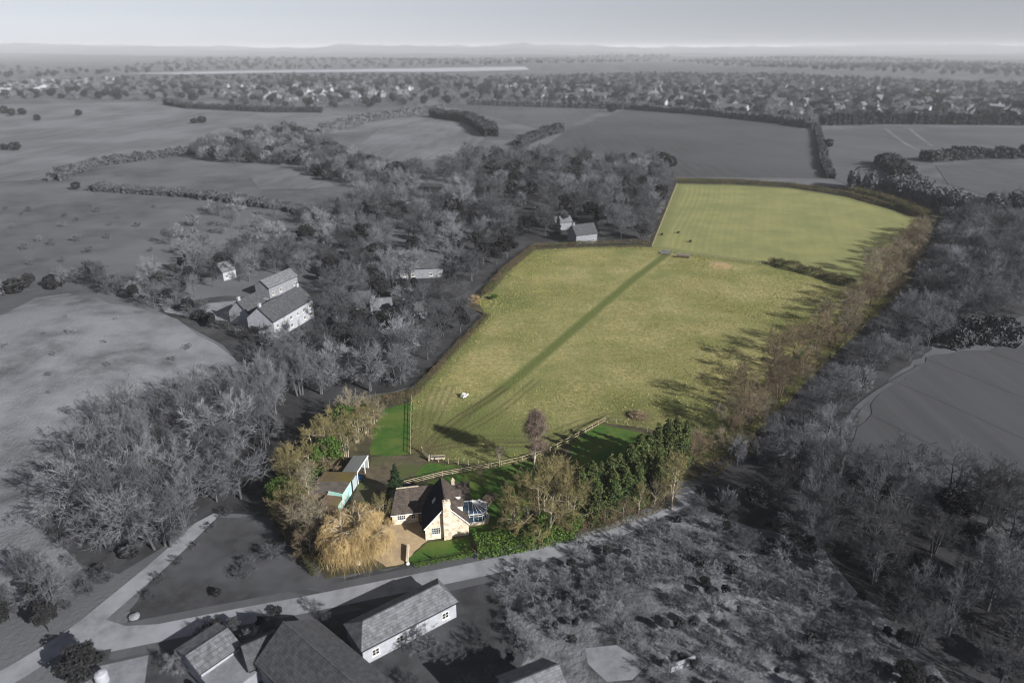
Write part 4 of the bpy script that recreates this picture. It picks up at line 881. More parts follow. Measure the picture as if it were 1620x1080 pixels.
def feeder():
    t = thing('hay_feeder', 'long grey livestock feeder standing in the pasture near the metal gate', 'feeder', G(1080, 408), R(-14)); m = MB(); m.hull([(-2.6, -.45, .3), (2.6, -.45, .3), (2.6, .45, .3), (-2.6, .45, .3)], [(-2.6, -.75, 1.05), (2.6, -.75, 1.05), (2.6, .75, 1.05), (-2.6, .75, 1.05)]); m.build('trough', M['dwood'], t)
    for x in (-2.3, 0, 2.2): m = MB(); m.box(x, x + .12, -.5, .5, 0, .3); m.build('leg', M['dwood'], t)
    m = MB(); m.box(-2.7, 2.7, .76, .84, .3, 1.5); m.build('back_board', M['steel'], t)
feeder()
def tub(label, p):
    m = MB(); m.lathe([(.42, 0), (.55, .05), (.62, .8), (.66, .84), (.6, .86), (.5, .3)], 16); tag(m.build('feed_tub', M['black'], None, 0, p), label, 'tub')
tub('black feed tub standing alone in the upper field', G(1092, 383)); tub('black feed tub nearest the left fence of the upper field', G(1047, 372)); tub('small black tub halfway up the upper field', G(1073, 369))
def vehicle():
    t = thing('utility_vehicle', 'small white utility vehicle parked on the pasture with dark windscreen', 'vehicle', G(735, 628), R(55)); t.scale = (.72, .72, .72)
    m = MB(); prof = [(-1.45, .38), (1.4, .38), (1.5, .62), (1.42, .85), (.72, .95), (.35, 1.5), (-.55, 1.55), (-.85, .95), (-1.45, .92)]
    m.hull([(x, -.72, z) for x, z in prof], [(x, .72, z) for x, z in prof]); body = m.build('body', M['white'], t, .05)
    m = MB(); m.hull([(.80, -.62, .98), (.44, -.58, 1.45), (.44, .58, 1.45), (.80, .62, .98)], [(.83, -.62, 1.0), (.47, -.58, 1.47), (.47, .58, 1.47), (.83, .62, 1.0)]); m.build('windscreen', M['glass'], t)
    for s in (-1, 1): m = MB(); m.hull([(-.5, s * .722, .98), (.55, s * .722, .98), (.3, s * .722, 1.4), (-.45, s * .722, 1.42)], [(-.5, s * .735, .98), (.55, s * .735, .98), (.3, s * .735, 1.4), (-.45, s * .735, 1.42)]); m.build('side_window', M['glass'], t)
    m = MB(); m.box(-1.35, -.92, -.6, .6, .925, .96); m.build('load_bed', M['black'], t)
    for x in (-.95, .95):
        for s in (-1, 1):
            m = MB(); m.tube((x, s * .6, .34), (x, s * .8, .34), .34, .34, 16); w = m.build('wheel', M['black'], t); m = MB(); m.tube((x, s * .8, .34), (x, s * .815, .34), .18, .18, 12); m.build('rim', M['steel'], w)
    for s in (-1, 1): m = MB(); m.box(1.44, 1.52, s * .5 - .12, s * .5 + .12, .62, .76); m.build('headlight', M['glass'], t)
vehicle()
def brush():
    rng = np.random.default_rng(5); n = 420; r_ = rng.uniform(0, 1, n) ** .6 * 1.9; a = rng.uniform(0, 6.28, n); z = (1.3 * (1 - (r_ / 2.1) ** 1.5)) * rng.uniform(.05, 1, n); c = np.stack([r_ * np.cos(a), r_ * np.sin(a), z], 1)
    d = rng.normal(size=(n, 3)) * np.array([1, 1, .35]); d /= np.linalg.norm(d, axis=1, keepdims=True); segs = [(c[i] - d[i] * .8, c[i] + d[i] * .8, .06, .02) for i in range(n)]; V, F = tubes_np(segs, 4); V[:, 2] = np.maximum(V[:, 2], .02)
    o = link(bpy.data.objects.new('brush_pile', np_mesh('brush_pile', V, F, M['twig_brown']))); o.location = G(1008, 658); tag(o, 'heap of cut brown branches in the pasture above the green lawn', 'brush pile')
brush()
def boulders(name, label, pts, r_, mat='stonecap', cat='stones', z=.5):
    for i, p in enumerate(pts):
        bm = bmesh.new(); bmesh.ops.create_icosphere(bm, subdivisions=2, radius=r_ * (1 + .15 * (i % 3)))
        for v in bm.verts: v.co *= 1 + .22 * pnoise(v.co * 1.4 / r_ + Vector((i * 3, 1, 2))); v.co.z *= z
        me = bpy.data.meshes.new(name); bm.to_mesh(me); bm.free(); me.materials.append(M[mat]); o = link(bpy.data.objects.new(name, me)); o.location = (p.x, p.y, p.z + r_ * z * .5); tag(o, label, cat)
boulders('pale_stone', 'oblong pale stone lying on the grass triangle at the junction', [G(213, 976)], .8, 'gwall', 'stone')
boulders('gate_stone', 'white painted stone at the roadside corner of the gravel drive', [G(645, 892)], .32, 'white', 'stone', .9)
m = MB(); m.hull([(0, 0, 0), (.45, 0, 0), (.1, 3.9, 0), (-.35, 3.9, 0)], [(0, 0, .7), (.45, 0, .7), (.1, 3.9, .8), (-.35, 3.9, .8)]); tag(m.build('garden_wall', M['stonecap'], None, .06, G(642, 890)), 'low dark topped stone wall curving beside the drive mouth', 'wall')
def hut():
    t = thing('garden_hut', 'small hut with pale cream roof half hidden under the willow', 'hut', G(545, 848), R(15)); m = MB(); wall_shell(m, 2.4, 2.0, 1.7, 2.4); m.build('wall', M['dwood'], t); roof_gable(2.4, 2.0, 1.7, 2.42, .15, .06).build('roof', M['stonecap'], t)
    m = MB(); m.box(.8, 1.5, -.04, 0, 0, 1.6); m.build('door', M['wood'], t)
hut()

# ------------------------------------------------------------------ planting inside the property
ORD = ['first', 'second', 'third', 'fourth', 'fifth', 'sixth', 'seventh', 'eighth', 'ninth', 'tenth', 'eleventh', 'twelfth', 'thirteenth', 'fourteenth', 'fifteenth', 'sixteenth', 'seventeenth', 'eighteenth', 'nineteenth', 'twentieth'] + ['twenty ' + q for q in ('first', 'second', 'third', 'fourth', 'fifth', 'sixth', 'seventh', 'eighth', 'ninth')] + ['thirtieth'] + ['thirty ' + q for q in ('first', 'second', 'third', 'fourth', 'fifth', 'sixth', 'seventh', 'eighth', 'ninth')] + ['fortieth']
UNIT = ['', 'first', 'second', 'third', 'fourth', 'fifth', 'sixth', 'seventh', 'eighth', 'ninth']; TEN = ['', '', 'twenty', 'thirty', 'forty', 'fifty', 'sixty', 'seventy', 'eighty', 'ninety']
def ordn(i):
    if i < 20: return ORD[i]
    n_ = i + 1; t_, u_ = divmod(n_, 10)
    return TEN[t_] + ' ' + UNIT[u_] if u_ else TEN[t_][:-1] + 'ieth'
tree('weeping_willow', 'huge golden weeping willow at the roadside corner left of the drive', 'tree', 'willow', 0, G(567, 892), 9.8, 'palebark', 'twig_willow', wide=1.12)
tree('silver_birch', 'tall bare birch with white trunk and purple twigs beside the rail fence', 'tree', 'birch', 0, G(846, 742), 14.0, 'birchbark', 'twig_birch', wide=1.05)
tree('spruce_tree', 'single dark green spruce left of the cottage wing', 'tree', 'spruce', 0, G(627, 786), 8.0, 'bark', 'spruce', wide=.85)
tree('young_tree', 'thin young bare tree by the garden fence', 'tree', 'slim', 0, G(790, 738), 4.6, 'palebark', 'twig_pale')
tree('young_tree', 'small bare sapling on the back lawn above the cottage', 'tree', 'slim', 1, G(760, 760), 3.2, 'bark', 'twig_brown')
tree('copper_shrub', 'round dark purple shrub on the back lawn', 'shrub', 'leafy', 0, G(722, 783), 2.6, 'bark', 'copper')
tree('garden_shrub', 'dark green shrub tucked beside the left end of the cottage', 'shrub', 'leafy', 1, G(612, 800), 3.4, 'bark', 'ivy')
tree('garden_shrub', 'slim dark topiary at the roadside edge of the front lawn', 'shrub', 'conif', 1, G(690, 887), 1.8, 'bark', 'conif')
BIG = [('broad lichen covered tree with many stems at the centre of the front tree group', 'dome', 0, (862, 850), 13.0, 'twig_olive', 1.05), ('olive toned bare tree leaning over the laurel hedge', 'dome', 1, (822, 846), 9.5, 'twig_olive', 1.0),
       ('olive bare tree between the broad tree and the cypress row', 'dome', 1, (905, 835), 10.5, 'twig_olive', .9), ('pale bare tree just behind the broad lichen tree', 'bare', 1, (878, 800), 10.5, 'twig_olive', 1.0)]
for l, k, i, p, h, m_, w in BIG: tree('bare_tree', l, 'tree', k, i, G(*p), h, 'palebark', m_, wide=w)
tree('ivy_tree', 'bright green ivy covered trunk in the middle of the front tree group', 'tree', 'leafy', 1, G(858, 862), 7.6, 'bark', 'ivy', wide=.75)
tree('ivy_tree', 'ivy clad stump bush right of the broad lichen tree', 'tree', 'leafy', 0, G(905, 850), 5.5, 'bark', 'ivy', wide=.9)
tree('ivy_tree', 'low ivy bush left of the broad lichen tree', 'tree', 'leafy', 2, G(832, 862), 4.6, 'bark', 'ivy', wide=.9)
CON = [(918, 822, 10.5, 1), (934, 812, 11, 0), (948, 806, 10, 1), (962, 800, 11, 0), (976, 796, 10.5, 2), (992, 790, 12.0, 0), (1006, 778, 12.5, 2), (1020, 770, 12.0, 0), (1034, 760, 12.5, 1), (1050, 752, 12.5, 2), (1064, 742, 12.0, 0), (1080, 735, 10, 1), (1005, 800, 9.5, 0), (1035, 786, 10, 1), (940, 826, 8.5, 2), (968, 815, 9.5, 0), (988, 806, 9, 2)]
for j, (a, b, h, i) in enumerate(CON): tree('cypress_tree', ORD[j] + ' dark green cypress of the row counting from the front tree group', 'tree', 'conif', i, G(a, b), h * 1.1, 'bark', 'conif', 'cypress trees in the garden shelter belt', wide=1.2)
FR = [(985, 822, 4.5, 'twig_brown', 'bare', 3), (1010, 814, 6.2, 'twig_olive', 'slim', 1), (1035, 806, 6.0, 'twig_pale', 'slim', 1), (958, 828, 3.6, 'twig_brown', 'bush', 1), (1050, 800, 5.5, 'twig_olive', 'slim', 0)]
for j, (a, b, h, m_, k, i) in enumerate(FR): tree('bare_tree', ORD[j] + ' small bare tree in front of the cypress row counting from the laurel hedge', 'tree', k, i, G(a, b), h, 'palebark', m_, 'small bare trees in front of the cypress row')
tree('bare_tree', 'tall pale stemmed bare tree at the right corner of the cypress row', 'tree', 'slim', 0, G(1062, 806), 11.5, 'palebark', 'twig_olive', wide=.95)
hedge('laurel_hedge', 'thick bright green laurel hedge between the front lawn and the road', P([(752, 874), (800, 866), (850, 856), (905, 842)]), 4.2, 2.6, 'laurel', .24, 110, wob=.12)
hedge('bramble_hedge', 'rough green and brown bramble bank below the front trees', P([(905, 846), (960, 832), (1020, 812), (1064, 792)]), 2.6, 1.5, 'bramble', .2, 80, kind='twig')
hedge('lawn_hedge', 'low clipped hedge along the roadside of the front lawn', P([(655, 897), (700, 889), (748, 880)]), .7, .7, 'laurel', .12, 160, wob=.1)
tree('bramble_bush', 'dark bramble thicket at the right end of the cypress row', 'bush', 'bush', 0, G(1098, 735), 3.4, 'bark', 'bramble', wide=1.2)
# left boundary belt
LB = [(445, 800, 6.5, 'leafy', 'ivy'), (462, 775, 7.5, 'bare', 'twig_olive'), (470, 820, 7, 'bare', 'twig_olive'), (480, 752, 7, 'dome', 'twig_olive'), (500, 745, 6.5, 'leafy', 'ivy'), (505, 722, 8, 'dome', 'twig_olive'), (525, 735, 7, 'leafy', 'ivy'),
      (530, 705, 8, 'dome', 'twig_olive'), (548, 722, 7, 'dome', 'twig_olive'), (545, 690, 8, 'leafy', 'ivy'), (565, 700, 7.5, 'dome', 'twig_olive'), (560, 672, 8, 'dome', 'twig_pale'), (580, 685, 7, 'dome', 'twig_olive'), (590, 668, 6.5, 'dome', 'twig_pale'),
      (486, 850, 8, 'bare', 'twig_pale'), (470, 845, 6.5, 'bare', 'twig_brown'), (503, 862, 7.5, 'bare', 'twig_pale'), (492, 880, 6, 'bare', 'twig_brown'), (515, 745, 5.5, 'bush', 'twig_brown'), (460, 752, 6.5, 'bare', 'twig_olive'), (490, 800, 8.5, 'slim', 'twig_pale'), (455, 815, 5, 'bush', 'twig_brown')]
for j, (a, b, h, k, m_) in enumerate(LB): tree('boundary_tree', f'{ORD[j]} {"ivy green" if m_ == "ivy" else "pale bare" if m_ == "twig_pale" else "olive bare" if m_ == "twig_olive" else "brown bare"} tree of the left boundary belt near the tin barn', 'tree', k, j, G(a, b), h, 'palebark' if m_ != 'ivy' else 'bark', m_, 'trees of the left boundary belt', wide=1.12)
tree('garden_tree', 'yellowish bare tree between the tin barn and the cottage', 'tree', 'dome', 1, G(603, 826), 5.5, 'palebark', 'twig_olive', wide=.8)
tree('garden_tree', 'reddish brown bare bush beside the left wall of the cottage', 'bush', 'bush', 0, G(606, 838), 3.4, 'bark', 'twig_willow')
tree('garden_tree', 'brown bare tree in front of the turquoise barn wall', 'tree', 'bare', 4, G(572, 835), 4.2, 'palebark', 'twig_brown', wide=1.1)
tree('garden_tree', 'small bare tree below the lean to of the tin barn', 'tree', 'bush', 1, G(520, 842), 3.6, 'bark', 'twig_brown')
hedge('bramble_hedge', 'dark undergrowth beneath the left boundary trees', P([(440, 800), (480, 760), (520, 715), (560, 665), (590, 650)]), 6.5, 2.8, 'ivy', .3, 30)
hedge('bramble_hedge', 'tangled brown undergrowth between the tin barn and the roadside corner', P([(440, 805), (465, 845), (495, 885), (515, 905)]), 3.5, 1.5, 'bramble', .3, 40, kind='twig')
# right boundary belt, from the near end to the far end
rng = random.Random(8); belt_l = [(1112, 742), (1150, 700), (1190, 668), (1215, 630), (1250, 590), (1290, 560), (1330, 520), (1370, 470), (1400, 435), (1425, 400), (1450, 365)]
belt_c = [G(*p) for p in belt_l]; tot = [0]
for a, b in zip(belt_c[:-1], belt_c[1:]): tot.append(tot[-1] + (b - a).length)
nb = 78
for j in range(nb):
    s = (j + .5) / nb * tot[-1]; k = max(i for i in range(len(tot) - 1) if tot[i] <= s); q = belt_c[k].lerp(belt_c[k + 1], (s - tot[k]) / (tot[k + 1] - tot[k])); d = (belt_c[k + 1] - belt_c[k]).normalized()
    q = q + Vector((d.y, -d.x, 0)) * rng.uniform(-5.5, 6.5); h = (rng.uniform(8, 10.5) if j % 3 == 0 else rng.uniform(4.5, 7.5)) if j > 4 else rng.uniform(4.5, 7); kd = rng.choice(['bare', 'dome', 'bare', 'bare']); m_ = rng.choice(['twig_pale', 'twig_brown', 'twig_dark', 'twig_pale', 'twig_pale', 'twig_brown'])
    if j in (12, 24, 39, 51): h *= 1.15
    tree('boundary_tree', f'{ordn(j)} {dict(twig_pale="pale", twig_brown="brown", twig_dark="dark brown", twig_olive="olive")[m_]} bare tree of the right boundary belt counting from the road', 'tree', kd, j, q, h, 'bark', m_, 'trees of the right boundary belt', wide=rng.uniform(.8, 1.3))
tree('ivy_tree', 'dark ivy covered tree halfway up the right boundary belt', 'tree', 'leafy', 0, G(1262, 582), 5.5, 'bark', 'ivy')
tree('ivy_tree', 'low ivy tree near the bend of the right boundary belt', 'tree', 'leafy', 1, G(1385, 478), 5, 'bark', 'conif')
tree('ivy_tree', 'ivy green bush in the gap of the right boundary belt', 'tree', 'leafy', 2, G(1340, 528), 5.5, 'bark', 'ivy')
hedge('bramble_hedge', 'dark scrubby undergrowth along the lower right boundary', P([(1110, 745), (1150, 705), (1185, 672), (1215, 640)]), 7, 1.3, 'bramble', .3, 12, kind='twig')
hedge('bramble_hedge', 'brown scrubby undergrowth along the upper right boundary', P([(1215, 640), (1260, 592), (1320, 535), (1385, 478), (1425, 425), (1455, 375)]), 7, 1.0, 'bramble', .3, 8, kind='twig')
hedge('field_hedge', 'thick brown hedge jutting between the two large fields', P([(1218, 416), (1260, 428), (1300, 438), (1350, 455)]), 3.6, 2.6, 'bramble', .35, 40, kind='twig', wob=.5)
hedge('field_hedge', 'dark hedge along the top of the upper field', P([(1070, 289), (1165, 290), (1250, 295), (1340, 309), (1415, 330)]), 3.0, 2.2, 'bramble', .4, 24, kind='twig')
hedge('field_hedge', 'dark bank of scrub at the top right corner of the upper field', P([(1345, 305), (1400, 318), (1465, 345)]), 6.0, 3.2, 'bramble', .5, 24, kind='twig')
hedge('field_hedge', 'clipped dark hedge along the straight top of the long pasture', P([(845, 393), (940, 388), (1028, 387)]), 2.0, 1.9, 'bramble', .3, 40, kind='twig', wob=.15)
hedge('field_hedge', 'reddish brown hedge on the slanting upper left edge of the pasture', P([(768, 468), (800, 430), (845, 394)]), 2.6, 1.9, 'bramble', .3, 34, kind='twig')
hedge('field_hedge', 'low brown hedge up the lower left edge of the pasture', P([(652, 629), (700, 577), (772, 500)]), 2.0, 1.3, 'bramble', .25, 34, kind='twig')
hedge('field_hedge', 'short hedge over the top of the side paddock', P([(600, 640), (625, 636), (652, 628)]), 2.4, 1.6, 'bramble', .22, 60, kind='twig')
tree('bramble_bush', 'brown bramble thicket in the notch of the pasture edge', 'bush', 'bush', 1, G(752, 482), 3.0, 'bark', 'twig_willow', wide=1.4)
tree('bramble_bush', 'green topped bramble in the notch beside the pasture', 'bush', 'leafy', 0, G(782, 474), 2.2, 'bark', 'ivy', wide=1.7)

# straw tussocks over the pasture: nobody could count them
def tussocks():
    rng = np.random.default_rng(3); poly = P(PAST); n = 62000; xs = [p.x for p in poly]; ys = [p.y for p in poly]
    x = rng.uniform(min(xs), max(xs), n); y = rng.uniform(min(ys), max(ys), n); k = inside(x, y, poly) & (dline(x, y, PATH) > 3 + rng.normal(size=n) * .6)
    for t in TRW: k &= abs(dline(x, y, t) - .85) > .7
    for q in ((720, 690, 13), (760, 665, 11), (800, 690, 12), (860, 700, 10), (665, 660, 7), (664, 720, 8)): k &= rng.uniform(0, 1, n) > 1.05 * gb(x, y, *q)
    den = np.array([pnoise(Vector((a * .05, b * .05, 0))) + .5 * pnoise(Vector((a * .2, b * .2, 5))) for a, b in zip(x, y)]); k &= den > rng.uniform(-.55, .35, n)
    x, y = x[k], y[k]; m = len(x); c = np.stack([x, y, np.full(m, .02)], 1); P0 = []; P1 = []
    for j in range(5):
        a = rng.uniform(0, 6.28, m); r_ = rng.uniform(.1, .42, m); h = rng.uniform(.12, .34, m); P0.append(c + np.stack([np.cos(a) * .08, np.sin(a) * .08, 0 * a], 1)); P1.append(c + np.stack([np.cos(a) * r_, np.sin(a) * r_, h], 1))
    V, F = twigs_np(np.concatenate(P0), np.concatenate(P1), .16, rng); o = link(bpy.data.objects.new('grass_tussocks', np_mesh('grass_tussocks', V, F, M['tussock']))); tag(o, 'straw coloured grass tussocks over the rough pasture', 'grass', kind='stuff')
tussocks()

# ------------------------------------------------------------------ greyed woods, hedgerows and town round it
PL = {'bare': [], 'dome': [], 'ever': [], 'bush': []}
rg = np.random.default_rng(77)
RIGHT = P([(1072, 770), (1103, 757), (1200, 672), (1425, 465), (1484, 343)])
def wood(poly_px, spacing, kinds, hr, group, label, mats, seed=1, clear=()):
    poly = P(poly_px); xs = [p.x for p in poly]; ys = [p.y for p in poly]; g = np.random.default_rng(seed); pts = []
    nx = int((max(xs) - min(xs)) / spacing) + 2; ny = int((max(ys) - min(ys)) / spacing) + 2
    X, Y = np.meshgrid(np.arange(nx), np.arange(ny)); X = min(xs) + (X + g.uniform(-.38, .38, X.shape)) * spacing; Y = min(ys) + (Y + g.uniform(-.38, .38, Y.shape)) * spacing
    X = X.ravel(); Y = Y.ravel(); k = inside(X, Y, poly) & ~(inside(X, Y, W_OUT))
    for c in clear: k &= ~inside(X, Y, P(c))
    k &= ~inside(X, Y, [(p.x, p.y) for p in W_OUT]) & (dline(X, Y, W_OUT + W_OUT[:1]) > 2.2)
    k &= dline(X, Y, RIGHT) > np.where(np.max(hr) > 5, 3.5, 2.5)
    for x, y in zip(X[k], Y[k]):
        kd = kinds[g.integers(len(kinds))]; h = g.uniform(*hr); m = mats[g.integers(len(mats))]; h *= float(sm(-9, 15, dline(x, y, RIGHT))) if h > 5 else 1
        fam = 'ever' if kd in ('leafy', 'conif') else (kd if kd in ('bush', 'dome') else 'bare'); PL[fam].append((x, y, h * (.8 if fam == 'ever' else 1), kd, m if fam != 'ever' else ('gleaf_m' if m == 'gtwig_l' else 'gleaf'), group, label))
def row(pts_px, spacing, kinds, hr, group, label, mats, seed=1, w=2.0):
    g = np.random.default_rng(seed); p = P(pts_px)
    for a, b in zip(p[:-1], p[1:]):
        L_ = (b - a).length; n = max(1, int(L_ / spacing)); d = (b - a).normalized()
        for i in range(n):
            q = a.lerp(b, (i + g.uniform(.1, .9)) / n) + Vector((-d.y, d.x, 0)) * g.uniform(-w, w); kd = kinds[g.integers(len(kinds))]; m = mats[g.integers(len(mats))]; h = g.uniform(*hr)
            fam = 'ever' if kd in ('leafy', 'conif') else (kd if kd in ('bush', 'dome') else 'bare'); PL[fam].append((q.x, q.y, h * (.8 if fam == 'ever' else 1), kd, m if fam != 'ever' else ('gleaf_m' if m == 'gtwig_l' else 'gleaf'), group, label))
T3 = ['gtwig', 'gtwig_l', 'gtwig_d']
FARM = [(385, 525), (440, 530), (500, 500), (500, 470), (470, 432), (400, 445), (330, 470), (240, 480), (255, 505), (330, 515)]
FARMV = [(385, 500), (385, 555), (430, 585), (520, 570), (530, 470), (440, 440)]
FARM2 = [(520, 500), (625, 505), (630, 480), (525, 478)]
wood([(240, 650), (330, 645), (410, 640), (440, 690), (400, 790), (330, 800), (260, 870), (190, 905), (130, 890), (90, 830), (150, 760)], 6.6, ['bare', 'dome', 'bare'], (9, 14), 'trees of the hillside wood by the lane', 'tall bare grey tree in the hillside wood above the lane', ['gtwig', 'gtwig_l', 'gtwig'], 2)
wood([(380, 560), (420, 530), (560, 520), (700, 520), (768, 502), (655, 612), (555, 630), (536, 650), (430, 775), (405, 700), (420, 640)], 7.5, ['bare', 'bare', 'dome', 'leafy'], (8, 13), 'trees of the dark wood left of the property', 'bare grey tree in the dark wood along the left boundary', T3, 3, [FARMV])
wood([(200, 480), (260, 430), (400, 400), (560, 400), (620, 440), (726, 484), (766, 500), (640, 525), (420, 535), (300, 510)], 9, ['bare', 'bare', 'dome', 'leafy'], (7, 12), 'trees round the farm hamlet', 'bare grey tree among the houses of the farm hamlet', T3, 4, [FARM, FARMV, FARM2, [(625, 440), (710, 440), (710, 405), (625, 405)]])
wood([(450, 395), (540, 340), (620, 300), (760, 300), (850, 290), (960, 262), (1062, 264), (1070, 285), (1025, 383), (845, 385), (735, 475), (620, 435), (540, 400)], 10.5, ['bare', 'dome', 'leafy', 'bare', 'conif'], (8, 14), 'trees of the upper wood', 'bare grey tree in the upper wood beyond the pasture', T3, 5, [[(900, 372), (952, 370), (950, 352), (900, 354)], [(780, 320), (860, 340), (850, 370), (790, 350)], [(625, 440), (710, 440), (710, 405), (625, 405)], [(690, 300), (740, 310), (600, 335), (595, 322)]])
wood([(1110, 762), (1205, 680), (1300, 600), (1430, 470), (1490, 345), (1620, 360), (1640, 470), (1500, 520), (1460, 560), (1390, 600), (1330, 660), (1310, 730), (1200, 770)], 6.8, ['bare', 'dome', 'bare'], (7, 12), 'trees of the valley wood', 'bare grey tree in the valley wood right of the boundary belt', ['gtwig', 'gtwig', 'gtwig_d', 'gtwig_l'], 6)
wood([(1130, 790), (1320, 740), (1480, 760), (1700, 830), (1760, 960), (1680, 1150), (1480, 1060), (1390, 960), (1290, 880)], 6.6, ['bare', 'dome', 'leafy', 'dome'], (7, 11), 'trees of the dark valley wood below the field', 'dark bare tree in the shady wood at the lower right', ['gtwig_d', 'gtwig', 'gtwig_d'], 7)
wood([(790, 905), (900, 872), (1040, 825), (1140, 825), (1290, 880), (1360, 950), (1480, 1060), (1500, 1200), (1100, 1200), (1040, 1060), (880, 1010)], 3.0, ['bush', 'bush', 'bush', 'leafy'], (1.2, 3.2), 'bushes on the rough slope across the road', 'grey scrub bush on the rough slope across the road', ['gtwig_l', 'gtwig', 'gtwig_l', 'gtwig_l', 'gtwig_d'], 8, [[(910, 1020), (975, 1010), (1040, 1050), (1000, 1090), (920, 1080)], [(960, 930), (1060, 930), (1050, 990), (960, 1000)]])
wood([(890, 950), (960, 905), (1090, 880), (1110, 930), (1010, 960), (930, 1000)], 4.6, ['bush'], (2.6, 4.2), 'pale mounds of scrub', 'pale mound', ['gtwig_l'], 61)
wood([(800, 920), (850, 915), (900, 990), (880, 1010), (820, 960)], 4.2, ['bush'], (2.2, 3.6), 'pale mounds of scrub', 'pale mound', ['gtwig_l'], 62)
wood([(1050, 800), (1150, 770), (1300, 850), (1330, 900), (1140, 825), (1060, 830)], 6.0, ['dome', 'bush', 'leafy'], (3, 6), 'dark trees where the road ends', 'dark', ['gtwig_d', 'gtwig'], 63)
wood([(1150, 830), (1300, 880), (1430, 1000), (1500, 1150), (1200, 1150), (1150, 960), (1120, 880)], 7.5, ['dome', 'bush', 'leafy'], (3, 5.5), 'small trees on the slope', 'small grey tree low on the rough slope across the road', ['gtwig', 'gtwig_d'], 18)
row([(0, 468), (60, 455), (110, 452)], 5, ['leafy'], (5, 8), 'evergreens on the hill edge', 'round dark evergreen on the hedge line at the left edge of the hill', ['gtwig_d'], 9)
row([(60, 462), (130, 446), (190, 462), (250, 482), (310, 498), (370, 530), (430, 560)], 4, ['bush', 'bare', 'leafy'], (4, 8), 'trees along the hill hedge', 'dark tree in the hedge along the crest of the left hill', ['gtwig_d', 'gtwig'], 10, 3)
row([(0, 990), (60, 960), (110, 950)], 6, ['leafy', 'dome'], (6, 8), 'trees by the lane corner', 'round grey tree beside the lane at the lower left corner', ['gtwig', 'gtwig_d'], 11, 3)
wood([(-60, 1060), (-20, 960), (60, 925), (110, 970), (60, 1030), (10, 1070)], 6, ['leafy', 'dome', 'leafy'], (5, 8), 'trees by the lane corner', 'round grey tree beside the lane at the lower left corner', ['gtwig', 'gtwig_d'], 12)
wood([(20, 1110), (110, 1050), (150, 1045), (160, 1120)], 6, ['leafy', 'dome'], (6, 8), 'trees at the bottom left corner', 'dark tree shading the bottom left corner of the lane', ['gtwig_d'], 13)
row([(222, 972), (262, 915), (325, 855), (365, 805)], 3.5, ['bush'], (1.2, 2.2), 'hedge bushes along the lane', 'low dark hedge bush between lane and green', ['gtwig_d'], 14, .5)
row([(85, 985), (150, 930), (215, 875), (280, 820)], 3.5, ['bush', 'leafy'], (1.5, 3), 'hedge bushes beyond the lane', 'dark hedge bush on the far side of the lane', ['gtwig_d'], 15, .8)
row([(320, 962), (360, 925), (460, 868), (500, 890)], 3.2, ['bush', 'bush', 'leafy'], (1.2, 2.6), 'hedge bushes across the green', 'low dark bush in the hedge across the village green', ['gtwig_d', 'gtwig'], 16, .8)
row([(290, 1010), (330, 995), (430, 980), (520, 962)], 3.5, ['bush', 'leafy'], (1.5, 3.2), 'garden bushes beside the road', 'garden bush at the roadside of the near houses', ['gtwig', 'gtwig_d'], 17, 1)
wood([(240, 1060), (300, 1010), (420, 985), (540, 968), (560, 990), (430, 1010), (380, 1060), (300, 1110)], 4.5, ['bush', 'leafy', 'dome'], (2, 4), 'garden bushes of the near houses', 'garden bush between the near houses', ['gtwig', 'gtwig_d', 'gtwig_l'], 19, [[(310, 1075), (320, 1040), (390, 1010), (400, 1060)]])
wood([(620, 1060), (740, 985), (800, 1000), (820, 1040), (760, 1110), (620, 1130)], 4.5, ['bush', 'bush', 'leafy', 'dome'], (1.5, 4), 'garden bushes below the long house', 'garden shrub in front of the long pale roofed house', ['gtwig', 'gtwig_d', 'gtwig_l'], 20)
wood([(780, 930), (830, 925), (880, 985), (905, 1040), (850, 1040), (800, 990)], 3, ['bush'], (1.2, 2.8), 'pale shrubs beside the long house', 'pale grey shrub beside the open ground of the long house', ['gtwig_l'], 21)
wood([(0, 520), (120, 480), (300, 530), (330, 600), (180, 680), (100, 800), (0, 850)], 13, ['bush', 'bush'], (.9, 2.2), 'scrub on the hill', 'scrub', ['gtwig_l', 'gtwig_l'], 64)
wood([(395, 525), (430, 580), (515, 565), (520, 510), (450, 525)], 5, ['bush'], (1.5, 3), 'bushes below the farmhouse', 'bush', ['gtwig', 'gtwig_d'], 65)
row([(50, 825), (90, 870), (140, 905), (190, 915)], 4, ['bush', 'bush', 'dome'], (1.5, 4), 'bushes at the hill foot', 'bush', ['gtwig', 'gtwig_d'], 66, 1.5)
